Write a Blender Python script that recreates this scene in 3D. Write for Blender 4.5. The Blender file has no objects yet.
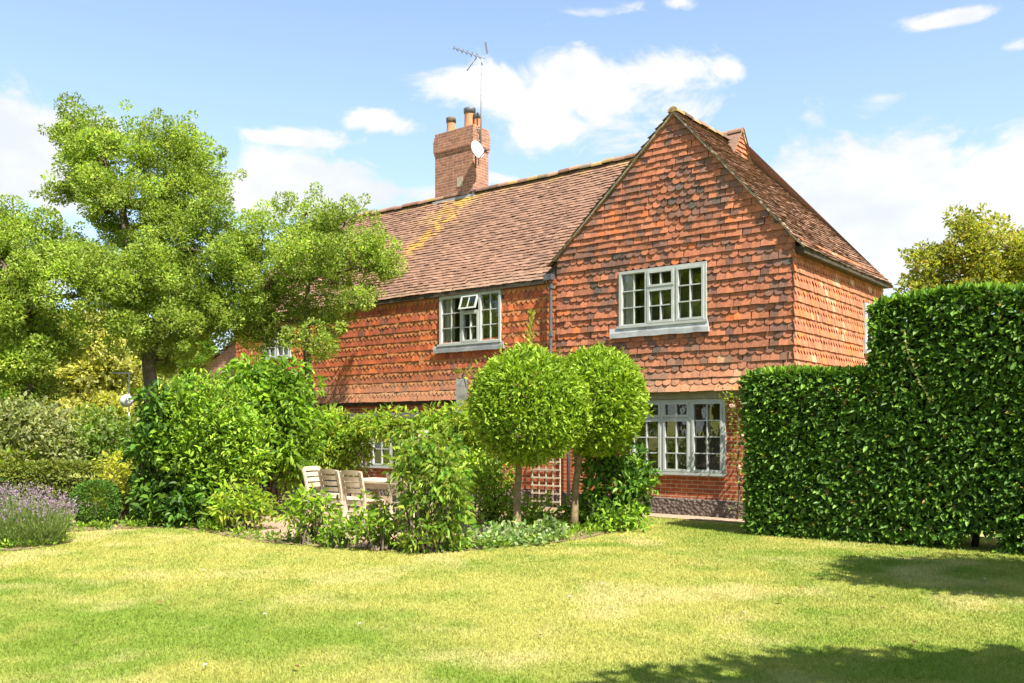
import bpy, math, random
import numpy as np
from mathutils import Vector, Matrix

R = math.radians
rng = np.random.default_rng(11)
random.seed(5)
S = bpy.context.scene
COL = S.collection

# ------------------------------------------------------------------ camera
cam = bpy.data.cameras.new('camera')
cam.sensor_width = 36.0
cam.lens = 31.64
cam.shift_y = 0.0874
cam.clip_start = 0.05
cam.clip_end = 3000
camo = bpy.data.objects.new('camera', cam)
COL.objects.link(camo)
camo.location = (0, 0, 1.6)
camo.rotation_euler = (R(90), 0, 0)
S.camera = camo

# ------------------------------------------------------------------ light
SUN_EL = R(54)
sh = Vector((0.5225, -0.8522, 0)).normalized()
sunv = Vector((sh.x * math.cos(SUN_EL), sh.y * math.cos(SUN_EL), math.sin(SUN_EL)))
sl = bpy.data.lights.new('sun', 'SUN')
sl.energy = 4.3
sl.angle = R(0.55)
sl.color = (1.0, 0.95, 0.86)
so = bpy.data.objects.new('sun', sl)
COL.objects.link(so)
so.rotation_euler = sunv.to_track_quat('Z', 'Y').to_euler()
so.location = (20, -25, 40)

S.view_settings.view_transform = 'Standard'
S.view_settings.look = 'None'
S.view_settings.gamma = 1.0
S.view_settings.use_curve_mapping = False
S.view_settings.exposure = 1.6
SKY_STRENGTH = 0.09
CLOUD_LEVEL = 4.0      # cloud radiance before the background strength

world = bpy.data.worlds.new('World')
S.world = world
world.use_nodes = True
wn = world.node_tree
wn.nodes.clear()


class NG:
    """tiny node-graph helper"""
    def __init__(s, nt):
        s.nt = nt

    def n(s, t, **kw):
        x = s.nt.nodes.new(t)
        for k, v in kw.items():
            setattr(x, k, v)
        return x

    def put(s, sock, v):
        if hasattr(v, 'is_linked') or hasattr(v, 'links'):
            s.nt.links.new(v, sock)
        else:
            sock.default_value = v

    def m(s, op, a, b=None, c=None, clamp=False):
        x = s.n('ShaderNodeMath', operation=op)
        x.use_clamp = clamp
        s.put(x.inputs[0], a)
        if b is not None:
            s.put(x.inputs[1], b)
        if c is not None:
            s.put(x.inputs[2], c)
        return x.outputs[0]

    def ramp(s, f, stops):
        x = s.n('ShaderNodeValToRGB')
        el = x.color_ramp.elements
        while len(el) < len(stops):
            el.new(0.5)
        for e, (p, c) in zip(el, stops):
            e.position = p
            e.color = (*c, 1) if len(c) == 3 else c
        s.put(x.inputs[0], f)
        return x.outputs[0]

    def mixc(s, f, a, b, mode='MIX'):
        x = s.n('ShaderNodeMix', data_type='RGBA', blend_type=mode)
        s.put(x.inputs[0], f)
        s.put(x.inputs[6], a if not isinstance(a, tuple) else (*a, 1)[:4])
        s.put(x.inputs[7], b if not isinstance(b, tuple) else (*b, 1)[:4])
        return x.outputs[2]

    def noise(s, vec, scale, detail=4, rough=0.55, dist=0.0):
        x = s.n('ShaderNodeTexNoise')
        if vec is not None:
            s.put(x.inputs['Vector'], vec)
        x.inputs['Scale'].default_value = scale
        x.inputs['Detail'].default_value = detail
        x.inputs['Roughness'].default_value = rough
        x.inputs['Distortion'].default_value = dist
        return x.outputs[0]


g = NG(wn)
sky = g.n('ShaderNodeTexSky', sky_type='NISHITA')
sky.sun_disc = False
sky.sun_elevation = SUN_EL
sky.sun_rotation = math.atan2(sh.x, sh.y)
sky.altitude = 50
sky.air_density = 1.0
sky.dust_density = 0.6
sky.ozone_density = 1.2
tc = g.n('ShaderNodeTexCoord')
sep = g.n('ShaderNodeSeparateXYZ')
wn.links.new(tc.outputs['Generated'], sep.inputs[0])
dx, dy, dz = sep.outputs
az = g.m('ARCTAN2', dx, dy)
el = g.m('ARCSINE', dz)


def azel(px, y):
    a = math.atan((px - 512) / 900)
    return a, math.atan((431 - y) / 900 * math.cos(a))


# cumulus: one soft blob per cloud (azimuth / elevation), broken up by noise
blobs = [(25, 140, 60, 32, 1.2), (10, 185, 75, 22, .85), (300, 190, 85, 30, 1.2), (350, 178, 45, 20, .6),
         (378, 122, 40, 12, .85), (310, 138, 75, 10, .72), (405, 190, 50, 10, .6),
         (590, 100, 95, 38, 1.05), (490, 85, 60, 22, .95), (560, 130, 55, 18, .9), (650, 80, 60, 22, .85),
         (735, 66, 28, 12, .62), (610, 12, 60, 9, .66), (680, 4, 30, 8, .55),
         (880, 190, 95, 42, 1.25), (960, 235, 110, 50, 1.3), (1010, 165, 70, 30, 1.1), (830, 240, 80, 40, 1.0),
         (955, 17, 40, 7, .75), (1020, 42, 20, 8, .7), (890, 95, 30, 14, .45), (815, 118, 14, 14, .5),
         (505, 178, 40, 8, .6), (690, 300, 900, 40, .5),
         (-500, 150, 260, 60, .9), (1500, 120, 300, 70, .9), (-200, 250, 260, 40, .8)]
tot = None
for (px, y, sx, sy, wgt) in blobs:
    a0, e0 = azel(px, y)
    da = g.m('MULTIPLY', g.m('SUBTRACT', az, a0), 900 / sx)
    de = g.m('MULTIPLY', g.m('SUBTRACT', el, e0), 900 / sy)
    q = g.m('ADD', g.m('MULTIPLY', da, da), g.m('MULTIPLY', de, de))
    v = g.m('MULTIPLY', g.m('EXPONENT', g.m('MULTIPLY', q, -0.75)), wgt)
    tot = v if tot is None else g.m('MAXIMUM', tot, v)
mp = g.n('ShaderNodeMapping')
wn.links.new(tc.outputs['Generated'], mp.inputs[0])
mp.inputs['Scale'].default_value = (1, 1, 1.7)
n1 = g.noise(mp.outputs[0], 13, 10, 0.62, 0.5)
n2 = g.noise(mp.outputs[0], 3.4, 5, 0.5)
# everyday cloud cover for the rest of the dome (overhead and behind the camera)
back = g.m('MULTIPLY', g.m('SUBTRACT', n2, 0.40, clamp=True), 2.2)
behind = g.m('MULTIPLY', g.m('MAXIMUM', g.m('MULTIPLY', dy, -1.5), g.m('SUBTRACT', dz, 0.55)), 1.6, clamp=True)
tot = g.m('ADD', tot, g.m('MULTIPLY', back, behind))
dens = g.m('ADD', tot, g.m('MULTIPLY', g.m('SUBTRACT', n1, 0.5), 2.0))
sm = g.n('ShaderNodeMapRange', interpolation_type='SMOOTHSTEP')
wn.links.new(dens, sm.inputs[0])
sm.inputs[1].default_value = 0.32
sm.inputs[2].default_value = 0.76
mask = sm.outputs[0]
shade = g.ramp(g.noise(mp.outputs[0], 7, 6, 0.6), [(0.36, (0.82, 0.87, 0.94)), (0.56, (1, 1, 1))])
ccol = g.mixc(1.0, shade, (CLOUD_LEVEL, CLOUD_LEVEL * .985, CLOUD_LEVEL * .97), 'MULTIPLY')
# thin summer haze: the sky pales a little towards the horizon
hz = g.m('ADD', g.m('MULTIPLY', g.m('SUBTRACT', 0.45, el, clamp=True), 1.0), 0.15)
skyc = g.mixc(hz, sky.outputs[0], (2.9, 3.75, 4.5, 1))
fin = g.mixc(g.m('MULTIPLY', mask, 0.95), skyc, ccol)
bg = g.n('ShaderNodeBackground')
wn.links.new(fin, bg.inputs[0])
bg.inputs[1].default_value = SKY_STRENGTH
wo = g.n('ShaderNodeOutputWorld')
wn.links.new(bg.outputs[0], wo.inputs[0])

# ------------------------------------------------------------------ helpers


def at(px, y, Y):
    """world point seen at pixel px,y when it stands Y metres away"""
    return np.array([(px - 512) / 900 * Y, Y, 1.6 + (431 - y) / 900 * Y])


def vnoise(x, y, seed=0):
    x = np.asarray(x, float); y = np.asarray(y, float)
    xi = np.floor(x).astype(np.int64); yi = np.floor(y).astype(np.int64)
    fx = x - xi; fy = y - yi
    fx = fx * fx * (3 - 2 * fx); fy = fy * fy * (3 - 2 * fy)

    def h(a, b):
        n = (a * 374761393 + b * 668265263 + seed * 974711) & 0x7fffffff
        n = ((n ^ (n >> 13)) * 1274126177) & 0x7fffffff
        return ((n ^ (n >> 16)) & 0xffff) / 65535.0
    return (h(xi, yi) * (1 - fx) + h(xi + 1, yi) * fx) * (1 - fy) + (h(xi, yi + 1) * (1 - fx) + h(xi + 1, yi + 1) * fx) * fy


def fbm(x, y, seed=0, octs=4):
    s = 0; a = .5; t = 0
    for o in range(octs):
        s = s + a * vnoise(np.asarray(x) * 2 ** o, np.asarray(y) * 2 ** o, seed + o * 17); t += a; a *= .5
    return s / t


def nrm(v):
    return v / np.maximum(np.linalg.norm(v, axis=-1, keepdims=True), 1e-9)


def link(name, me, parent=None, mats=()):
    o = bpy.data.objects.new(name, me)
    COL.objects.link(o)
    for m in mats:
        me.materials.append(m)
    if parent is not None:
        o.parent = parent
    return o


def tag(o, label=None, cat=None, group=None, kind=None):
    if label: o['label'] = label
    if cat: o['category'] = cat
    if group: o['group'] = group
    if kind: o['kind'] = kind
    return o


def empty(name, loc, label=None, cat=None, rz=0, group=None):
    o = bpy.data.objects.new(name, None)
    COL.objects.link(o)
    o.empty_display_size = 0.2
    o.location = loc
    o.rotation_euler = (0, 0, rz)
    return tag(o, label, cat, group)


class MB:
    """collects polygons of any size, with a colour and a material slot per polygon"""
    def __init__(s):
        s.V = []; s.LV = []; s.LT = []; s.C = []; s.MI = []; s.n = 0; s.SM = []

    def add(s, V, faces, col=(1, 1, 1), mi=0, smooth=False):
        V = np.asarray(V, float).reshape(-1, 3)
        s.V.append(V)
        if np.ndim(col) == 1:
            col = np.tile(np.asarray(col, float)[:3], (len(V), 1))
        s.C.append(np.asarray(col, float))
        for f in faces:
            s.LV.append(np.asarray(f, np.int64) + s.n)
            s.LT.append(len(f)); s.MI.append(mi); s.SM.append(smooth)
        s.n += len(V)

    def addnp(s, V, F, col, mi=0, smooth=False):
        """V (N,3), F (M,k) index array, col (N,3)"""
        s.V.append(V); s.C.append(col)
        s.LV.append((F + s.n).ravel())
        s.LT += [F.shape[1]] * len(F); s.MI += [mi] * len(F); s.SM += [smooth] * len(F)
        s.n += len(V)

    def box(s, x0, x1, y0, y1, z0, z1, col=(1, 1, 1), mi=0, M=None, bev=0.0):
        V = np.array([[x, y, z] for z in (z0, z1) for y in (y0, y1) for x in (x0, x1)], float)
        F = [(0, 2, 3, 1), (4, 5, 7, 6), (0, 1, 5, 4), (1, 3, 7, 5), (3, 2, 6, 7), (2, 0, 4, 6)]
        if M is not None:
            V = np.array([M(v) for v in V])
        s.add(V, F, col, mi)

    def beam(s, p, q, w, h, col=(1, 1, 1), mi=0, up=(0, 0, 1)):
        p = np.asarray(p, float); q = np.asarray(q, float)
        d = nrm(q - p); up = np.asarray(up, float)
        if abs(np.dot(d, up)) > .98: up = np.array([0, 1, 0.])
        a = nrm(np.cross(d, up)); b = np.cross(a, d)
        V = [c + a * i * w / 2 + b * j * h / 2 for c in (p, q) for j in (-1, 1) for i in (-1, 1)]
        s.add(V, [(0, 1, 3, 2), (4, 6, 7, 5), (0, 4, 5, 1), (1, 5, 7, 3), (3, 7, 6, 2), (2, 6, 4, 0)], col, mi)

    def tube(s, pts, rad, n=8, col=(1, 1, 1), mi=0, cap=True, smooth=True):
        pts = np.asarray(pts, float); k = len(pts)
        rad = np.broadcast_to(np.asarray(rad, float), (k,))
        V = []
        for i in range(k):
            d = pts[min(i + 1, k - 1)] - pts[max(i - 1, 0)]
            d = d / max(np.linalg.norm(d), 1e-9)
            u = np.array([1., 0, 0]) if abs(d[0]) < .8 else np.array([0, 1., 0])
            a = np.cross(d, u); a /= np.linalg.norm(a); b = np.cross(d, a)
            for j in range(n):
                t = 2 * math.pi * j / n
                V.append(pts[i] + rad[i] * (a * math.cos(t) + b * math.sin(t)))
        F = [(i * n + j, i * n + (j + 1) % n, (i + 1) * n + (j + 1) % n, (i + 1) * n + j) for i in range(k - 1) for j in range(n)]
        if cap:
            F += [tuple(range(n - 1, -1, -1)), tuple((k - 1) * n + j for j in range(n))]
        s.add(V, F, col, mi, smooth)

    def lathe(s, prof, n=16, c=(0, 0, 0), col=(1, 1, 1), mi=0, smooth=True):
        V = [(c[0] + r * math.cos(2 * math.pi * j / n), c[1] + r * math.sin(2 * math.pi * j / n), c[2] + z) for r, z in prof for j in range(n)]
        k = len(prof)
        F = [(i * n + j, i * n + (j + 1) % n, (i + 1) * n + (j + 1) % n, (i + 1) * n + j) for i in range(k - 1) for j in range(n)]
        s.add(V, F, col, mi, smooth)

    def build(s, name, mats, parent=None):
        me = bpy.data.meshes.new(name)
        V = np.concatenate(s.V).astype(np.float32)
        LV = np.concatenate([np.atleast_1d(a) for a in s.LV]).astype(np.int32)
        LT = np.array(s.LT, np.int32)
        LS = np.concatenate([[0], np.cumsum(LT)[:-1]]).astype(np.int32)
        me.vertices.add(len(V)); me.vertices.foreach_set('co', V.ravel())
        me.loops.add(len(LV)); me.loops.foreach_set('vertex_index', LV)
        me.polygons.add(len(LT)); me.polygons.foreach_set('loop_start', LS)
        me.polygons.foreach_set('loop_total', LT)
        me.polygons.foreach_set('material_index', np.array(s.MI, np.int32))
        me.polygons.foreach_set('use_smooth', np.array(s.SM, bool))
        C = np.concatenate(s.C)
        a = me.color_attributes.new('Col', 'FLOAT_COLOR', 'POINT')
        a.data.foreach_set('color', np.concatenate([C, np.ones((len(C), 1))], 1).astype(np.float32).ravel())
        me.update(calc_edges=True)
        if not isinstance(mats, (list, tuple)): mats = [mats]
        return link(name, me, parent, mats)


# ------------------------------------------------------------------ materials
MATS = {}


def mat(name):
    m = bpy.data.materials.new(name)
    m.use_nodes = True
    m.node_tree.nodes.clear()
    G = NG(m.node_tree)
    out = G.n('ShaderNodeOutputMaterial')
    MATS[name] = m
    return m, G, out


def principled(G, out, col, rough=.7, spec=.5, bump=None, bstr=.3, bdist=.01, metal=0.0):
    p = G.n('ShaderNodeBsdfPrincipled')
    G.put(p.inputs['Base Color'], col if not isinstance(col, tuple) else (*col, 1)[:4])
    G.put(p.inputs['Roughness'], rough)
    p.inputs['Specular IOR Level'].default_value = spec
    p.inputs['Metallic'].default_value = metal
    if bump is not None:
        b = G.n('ShaderNodeBump')
        b.inputs['Strength'].default_value = bstr
        b.inputs['Distance'].default_value = bdist
        G.put(b.inputs['Height'], bump)
        G.nt.links.new(b.outputs[0], p.inputs['Normal'])
    G.nt.links.new(p.outputs[0], out.inputs[0])
    return p


def objco(G):
    return G.n('ShaderNodeTexCoord').outputs['Object']


def attr(G):
    return G.n('ShaderNodeAttribute', attribute_name='Col').outputs['Color']


def mottled(name, stops, scale=3, rough=.7, spec=.4, bstr=.3, bdist=.01, usecol=False, fine=60):
    m, G, out = mat(name)
    co = objco(G)
    nz = G.noise(co, scale, 6, .6, .4)
    c = G.ramp(nz, stops)
    if usecol:
        c = G.mixc(1.0, c, attr(G), 'MULTIPLY')
    principled(G, out, c, rough, spec, G.noise(co, fine, 4), bstr, bdist)
    return m


def leafmat(name, trans=.35, rough=.45, spec=.35, tint=(1.3, 1.3, .5)):
    m, G, out = mat(name)
    c = attr(G)
    p = G.n('ShaderNodeBsdfPrincipled')
    G.put(p.inputs['Base Color'], c)
    p.inputs['Roughness'].default_value = rough
    p.inputs['Specular IOR Level'].default_value = spec
    t = G.n('ShaderNodeBsdfTranslucent')
    G.put(t.inputs[0], G.mixc(1.0, c, (*tint, 1), 'MULTIPLY'))
    mx = G.n('ShaderNodeMixShader')
    mx.inputs[0].default_value = trans
    G.nt.links.new(p.outputs[0], mx.inputs[1])
    G.nt.links.new(t.outputs[0], mx.inputs[2])
    G.nt.links.new(mx.outputs[0], out.inputs[0])
    return m


M_LEAF = leafmat('leaf', .5, .5, .28)
M_GLOSS = leafmat('glossy_leaf', .32, .5, .25)
M_GRASSB = leafmat('grass_blade', .35, .6, .2, (1.15, 1.15, .6))
M_PETAL = leafmat('petal', .4, .6, .2, (1, 1, 1))
M_BARK = mottled('bark', [(.3, (.07, .05, .035)), (.7, (.2, .155, .11))], 9, .9, .2, .8, .02, fine=35)
M_BARK2 = mottled('smooth_bark', [(.3, (.13, .09, .045)), (.7, (.27, .2, .11))], 14, .85, .2, .7, .01, fine=50)
M_CORE_TWIG = mottled('core_and_twig', [(.3, (.03, .035, .015)), (.7, (.06, .06, .03))], 9, .95, .1, .6, .02)
M_PAINT = mottled('sage_paint', [(.3, (.35, .36, .325)), (.7, (.44, .45, .41))], 7, .55, .4, .15, .003)
M_LEAD = mottled('lead_flashing', [(.3, (.26, .26, .27)), (.46, (.42, .42, .43)), (.7, (.58, .57, .57))], 4, .55, .5, .3, .006)
M_TEAK = mottled('weathered_teak', [(.3, (.36, .28, .19)), (.7, (.60, .51, .38))], 6, .75, .3, .3, .003)
M_OLDWOOD = mottled('grey_timber', [(.3, (.09, .085, .075)), (.7, (.21, .20, .18))], 6, .85, .2, .5, .006)
M_DLEAD = mottled('old_lead', [(.3, (.22, .22, .23)), (.55, (.33, .33, .34)), (.75, (.48, .47, .47))], 4, .6, .5, .3, .006)
M_BEAM = mottled('dark_timber', [(.3, (.035, .028, .02)), (.7, (.09, .07, .045))], 5, .85, .2, .4, .006)
M_LINTEL = mottled('olive_lintel', [(.3, (.20, .18, .10)), (.7, (.30, .27, .16))], 5, .8, .2, .3, .004)
M_IRON = mottled('grey_iron', [(.3, (.06, .06, .065)), (.7, (.12, .12, .125))], 8, .55, .5, .1, .002)
M_ALU = mottled('aerial_metal', [(.3, (.16, .16, .17)), (.7, (.28, .28, .29))], 8, .5, .5, .1, .002)
M_WHITE = mottled('white_enamel', [(.3, (.42, .42, .41)), (.7, (.56, .56, .54))], 6, .5, .4, .1, .002)
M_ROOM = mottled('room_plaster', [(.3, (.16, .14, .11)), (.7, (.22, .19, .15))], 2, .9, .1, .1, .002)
M_CURTAIN = mottled('cream_curtain', [(.3, (.66, .62, .52)), (.7, (.78, .74, .64))], 10, .9, .1, .2, .002)
M_SOIL = mottled('soil', [(.3, (.14, .095, .055)), (.7, (.31, .225, .135))], 5, .95, .1, 1, .03, fine=25)
M_MORTAR = mottled('lime_mortar', [(.3, (.28, .22, .15)), (.7, (.46, .38, .27))], 8, .9, .2, .6, .01)
M_POT = mottled('terracotta', [(.25, (.38, .14, .065)), (.5, (.48, .20, .10)), (.75, (.56, .32, .2))], 5, .85, .2, .3, .006)

# glass: clear pane with the mirror image that glass really has
m, G, out = mat('window_glass')
tr = G.n('ShaderNodeBsdfTransparent'); tr.inputs[0].default_value = (.93, .95, .94, 1)
gl = G.n('ShaderNodeBsdfGlossy'); gl.inputs['Roughness'].default_value = .01
fr = G.n('ShaderNodeFresnel'); fr.inputs[0].default_value = 1.6
wv = G.n('ShaderNodeBump'); wv.inputs['Strength'].default_value = .15; wv.inputs['Distance'].default_value = .01
G.put(wv.inputs['Height'], G.noise(objco(G), 6, 2))
G.nt.links.new(wv.outputs[0], gl.inputs['Normal'])
mx = G.n('ShaderNodeMixShader')
G.put(mx.inputs[0], G.m('ADD', fr.outputs[0], 0.09))
G.nt.links.new(tr.outputs[0], mx.inputs[1]); G.nt.links.new(gl.outputs[0], mx.inputs[2])
G.nt.links.new(mx.outputs[0], out.inputs[0])
M_GLASS = m

# clay tile: colour per tile, weathering and lichen specks
m, G, out = mat('clay_tile')
co = objco(G)
c = attr(G)
v = G.ramp(G.noise(co, 22, 6, .65), [(.28, (.62, .60, .58)), (.5, (.97, .97, .97)), (.75, (1.3, 1.25, 1.15))])
c = G.mixc(1.0, c, v, 'MULTIPLY')
spk = G.ramp(G.noise(co, 38, 3, .6), [(.62, (0, 0, 0)), (.70, (1, 1, 1))])
c = G.mixc(G.m('MULTIPLY', spk, .32), c, (.42, .37, .26, 1))
dk = G.ramp(G.noise(co, 5.5, 5, .65), [(.55, (0, 0, 0)), (.72, (1, 1, 1))])
c = G.mixc(G.m('MULTIPLY', dk, .32), c, (.09, .07, .055, 1))
principled(G, out, c, .85, .25, G.noise(co, 70, 4), .5, .006)
M_TILE = m


def brickmat(name, c1, c2, mortar, dirt=.4):
    m, G, out = mat(name)
    co = objco(G)
    sp = G.n('ShaderNodeSeparateXYZ'); G.nt.links.new(co, sp.inputs[0])
    cb = G.n('ShaderNodeCombineXYZ')
    G.put(cb.inputs[0], G.m('ADD', sp.outputs[0], sp.outputs[1])); G.put(cb.inputs[1], sp.outputs[2])
    wob = G.n('ShaderNodeVectorMath', operation='ADD')
    G.nt.links.new(cb.outputs[0], wob.inputs[0])
    ns = G.n('ShaderNodeTexNoise'); G.put(ns.inputs['Vector'], co); ns.inputs['Scale'].default_value = 7
    sc = G.n('ShaderNodeVectorMath', operation='SCALE'); G.nt.links.new(ns.outputs[1], sc.inputs[0]); sc.inputs[3].default_value = .012
    G.nt.links.new(sc.outputs[0], wob.inputs[1])
    b = G.n('ShaderNodeTexBrick')
    G.nt.links.new(wob.outputs[0], b.inputs['Vector'])
    b.inputs['Color1'].default_value = (*c1, 1); b.inputs['Color2'].default_value = (*c2, 1)
    b.inputs['Mortar'].default_value = (*mortar, 1)
    b.inputs['Scale'].default_value = 1
    b.inputs['Brick Width'].default_value = .225
    b.inputs['Row Height'].default_value = .075
    b.inputs['Mortar Size'].default_value = .008
    b.inputs['Mortar Smooth'].default_value = .3
    b.inputs['Bias'].default_value = 0
    c = G.mixc(1.0, b.outputs[0], G.ramp(G.noise(co, 9, 6, .65), [(.3, (.6, .58, .56)), (.55, (1, 1, 1)), (.8, (1.2, 1.2, 1.15))]), 'MULTIPLY')
    dk = G.ramp(G.noise(co, 1.8, 5, .65), [(.5, (0, 0, 0)), (.75, (1, 1, 1))])
    c = G.mixc(G.m('MULTIPLY', dk, dirt), c, (.13, .09, .07, 1))
    h = G.m('SUBTRACT', G.m('MULTIPLY', G.noise(co, 55, 4), .35), b.outputs[1])
    principled(G, out, c, .88, .2, h, .7, .008)
    return m


M_BRICK = brickmat('red_brick', (.46, .11, .035), (.30, .07, .03), (.45, .34, .22), .25)
M_CHIMB = brickmat('chimney_brick', (.39, .165, .10), (.27, .115, .075), (.40, .31, .23), .3)
M_PINK = brickmat('faded_brick', (.40, .19, .13), (.33, .15, .10), (.40, .27, .2), .15)

# flint and rubble plinth
m, G, out = mat('flint_plinth')
co = objco(G)
vo = G.n('ShaderNodeTexVoronoi'); G.put(vo.inputs['Vector'], co); vo.inputs['Scale'].default_value = 16
c = G.ramp(G.m('MULTIPLY', vo.outputs['Distance'], 1.6), [(.05, (.24, .20, .17)), (.4, (.15, .115, .095)), (.75, (.075, .055, .045))])
c = G.mixc(.5, c, G.ramp(G.noise(co, 18, 5), [(.35, (.09, .07, .06)), (.62, (.20, .16, .13)), (.75, (.36, .31, .26))]))
principled(G, out, c, .9, .3, G.m('MULTIPLY', vo.outputs['Distance'], -1), 1, .03)
M_FLINT = m

# lawn: colour from the mesh (dry and green patches), fine soil/thatch noise
m, G, out = mat('lawn')
co = objco(G)
c = G.mixc(1.0, attr(G), G.ramp(G.noise(co, 26, 6, .7), [(.3, (.55, .55, .5)), (.5, (1, 1, 1)), (.72, (1.35, 1.25, 1.1))]), 'MULTIPLY')
principled(G, out, c, .95, .1, G.noise(co, 60, 5), 1, .03)
M_LAWN = m

M_PATIO = mottled('worn_brick_paving', [(.3, (.24, .14, .09)), (.5, (.34, .22, .15)), (.75, (.42, .31, .22))], 5, .9, .2, .6, .01, fine=30)
M_GRAVEL = mottled('gravel', [(.3, (.26, .16, .10)), (.5, (.38, .25, .17)), (.75, (.48, .36, .26))], 14, .95, .2, 1, .02, fine=45)

# ------------------------------------------------------------------ the house (local frame: x right along the front, y into the house)
HOUSE = empty('farmhouse', (4.9, 15.65, 0), 'old red tile-hung farmhouse with brown clay roof, front gable and brick ground floor', 'house', rz=math.atan2(-.6239, .7815))
HX = np.array([.7815, -.6239, 0]); HY = np.array([.6239, .7815, 0]); HO = np.array([4.9, 15.65, 0])


def hw(x, y, z=0):
    """house frame -> world"""
    return HO + HX * x + HY * y + np.array([0, 0, z])


RX, RZ = -2.31, 7.66          # wing ridge
SR, SLF = 1.142, .891         # wing pitches (right, left)
MRY, MRZ = 2.5, 7.90          # main ridge
X_END = -16.4
win_rects = dict(
    gable=(-3.52, -1.63, 3.63, 4.74),
    lower=(-3.3, -1.29, .78, 2.20),
    upper=(-8.38, -6.55, 3.56, 4.70),
    ground=(-11.5, -10.0, .70, 1.62),
    far=(-15.1, -13.87, 3.57, 4.45))
SIDE_WIN = (3.75, 4.55, 3.2, 4.25)


def clamp_holes(A, B, ca, cb, holes):
    """push tile vertices out of window openings; returns keep mask"""
    keep = np.ones(len(ca), bool)
    for (h0, h1, k0, k1) in holes:
        inside = (ca > h0) & (ca < h1) & (cb > k0 + .01) & (cb < k1 - .02)
        keep &= ~inside
        ov = (cb > k0 - .08) & (cb < k1 - .0)
        left = ov & (ca <= h0); right = ov & (ca >= h1)
        A[left] = np.minimum(A[left], h0); A[right] = np.maximum(A[right], h1)
    return keep


def tile_field(mb, O, ea, eb, en, a0, a1, b0, b1, gauge, width, style, colfn, amin=None, amax=None, holes=(), warp=None, th=.014, proud=.02, jit=1.0, vary=0):
    O = np.asarray(O, float); ea = np.asarray(ea, float); eb = np.asarray(eb, float); en = np.asarray(en, float)
    nc = int(math.ceil((b1 - b0) / gauge))
    for i in range(nc):
        b = b0 + i * gauge
        n = int((a1 - a0) / width) + 2
        ca = a0 + (np.arange(n) + .5 * (i % 2)) * width + rng.normal(0, .006 * jit, n)
        cb = np.full(n, b + gauge * .4)
        lo = amin(b + gauge * .5) if amin else a0
        hi = amax(b + gauge * .5) if amax else a1
        k = (ca > lo - width * .45) & (ca < hi + width * .45)
        ca = ca[k]; cb = cb[k]; n = len(ca)
        if n == 0: continue
        sty = style(i, ca)                    # 0 plain, 1 club
        for s in (0, 1, 2):
            idx = np.where(sty == s)[0]
            if len(idx) == 0: continue
            m_ = len(idx); w = width / 2 - .0025
            L = min(gauge * 1.32, b1 - b + .03)
            if s == 0:
                bot = [(-w, 0.0), (w, 0.0)]
            elif s == 2:
                bot = [(-w, .52 * gauge), (-w * .5, .2 * gauge), (-w * .12, .0), (w * .12, .0), (w * .5, .2 * gauge), (w, .52 * gauge)]
            else:
                bot = [(-w, .42 * gauge)] + [(-w * math.cos(t), .42 * gauge * (1 - math.sin(t)) ) for t in np.linspace(.35, math.pi - .35, 6)] + [(w, .42 * gauge)]
            kb = len(bot)
            fa = np.array([p[0] for p in bot] + [w, -w]); fb = np.array([p[1] for p in bot] + [L, L])
            pr = proud * (1.0 if vary == 0 else (vary if s == 0 else .8))
            fn = (1 - fb / (gauge * 1.32)) * (pr + th)
            A = np.concatenate([fa, [p[0] for p in bot]]); B = np.concatenate([fb, [p[1] for p in bot]])
            N = np.concatenate([fn, fn[:kb] - th])
            nv = len(A)
            rot = rng.normal(0, .012 * jit, m_); db = rng.normal(0, .004 * jit, m_); dn = rng.normal(0, .004 * jit, m_)
            AA = ca[idx][:, None] + A[None] - B[None] * rot[:, None]
            BB = b + B[None] + A[None] * rot[:, None] + db[:, None]
            NN = np.maximum(N[None] + dn[:, None] * (1 - B / (gauge * 1.32))[None] * 1.5 + rng.normal(0, .01 * jit, m_)[:, None] * A[None] * 4, .0)
            keep = clamp_holes(AA, BB, ca[idx], cb[idx], holes)
            if amin: AA = np.maximum(AA, amin(BB))
            if amax: AA = np.minimum(AA, amax(BB))
            AA = np.clip(AA, a0 - .02, a1 + .02)
            AA = AA[keep]; BB = BB[keep]; NN = NN[keep]; m2 = len(AA)
            if m2 == 0: continue
            if warp is not None: NN = NN + warp(AA, BB)
            P = O + AA[..., None] * ea + BB[..., None] * eb + NN[..., None] * en
            col = colfn(ca[idx][keep], np.full(m2, b), i, s)
            V = P.reshape(-1, 3); C = np.repeat(col, nv, 0)
            base = (np.arange(m2) * nv)[:, None]
            mb_n = mb.n
            mb.addnp(V, base + np.arange(kb + 2)[None], C)
            off = -(len(V))                       # later faces reuse the same vertices
            def more(F):
                mb.LV.append((F + mb_n).ravel()); mb.LT.extend([F.shape[1]] * len(F)); mb.MI.extend([0] * len(F)); mb.SM.extend([False] * len(F))
            for q in range(kb - 1):
                more(base + np.array([q, kb + 2 + q, kb + 3 + q, q + 1])[None])
            more(base + np.array([0, kb + 1, kb + 2])[None])
            more(base + np.array([kb - 1, kb + 2 + kb - 1, kb])[None])


def pick(pal, w, n, shift=None, jit=.10):
    pal = np.array(pal, float); w = np.array(w, float); w /= w.sum()
    u = rng.random(n)
    if shift is not None: u = np.clip(u * .55 + shift * .45, 0, .9999)
    i = np.searchsorted(np.cumsum(w), u).clip(0, len(pal) - 1)
    return pal[i] * rng.normal(1, jit, (n, 1)).clip(.7, 1.35)


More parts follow.
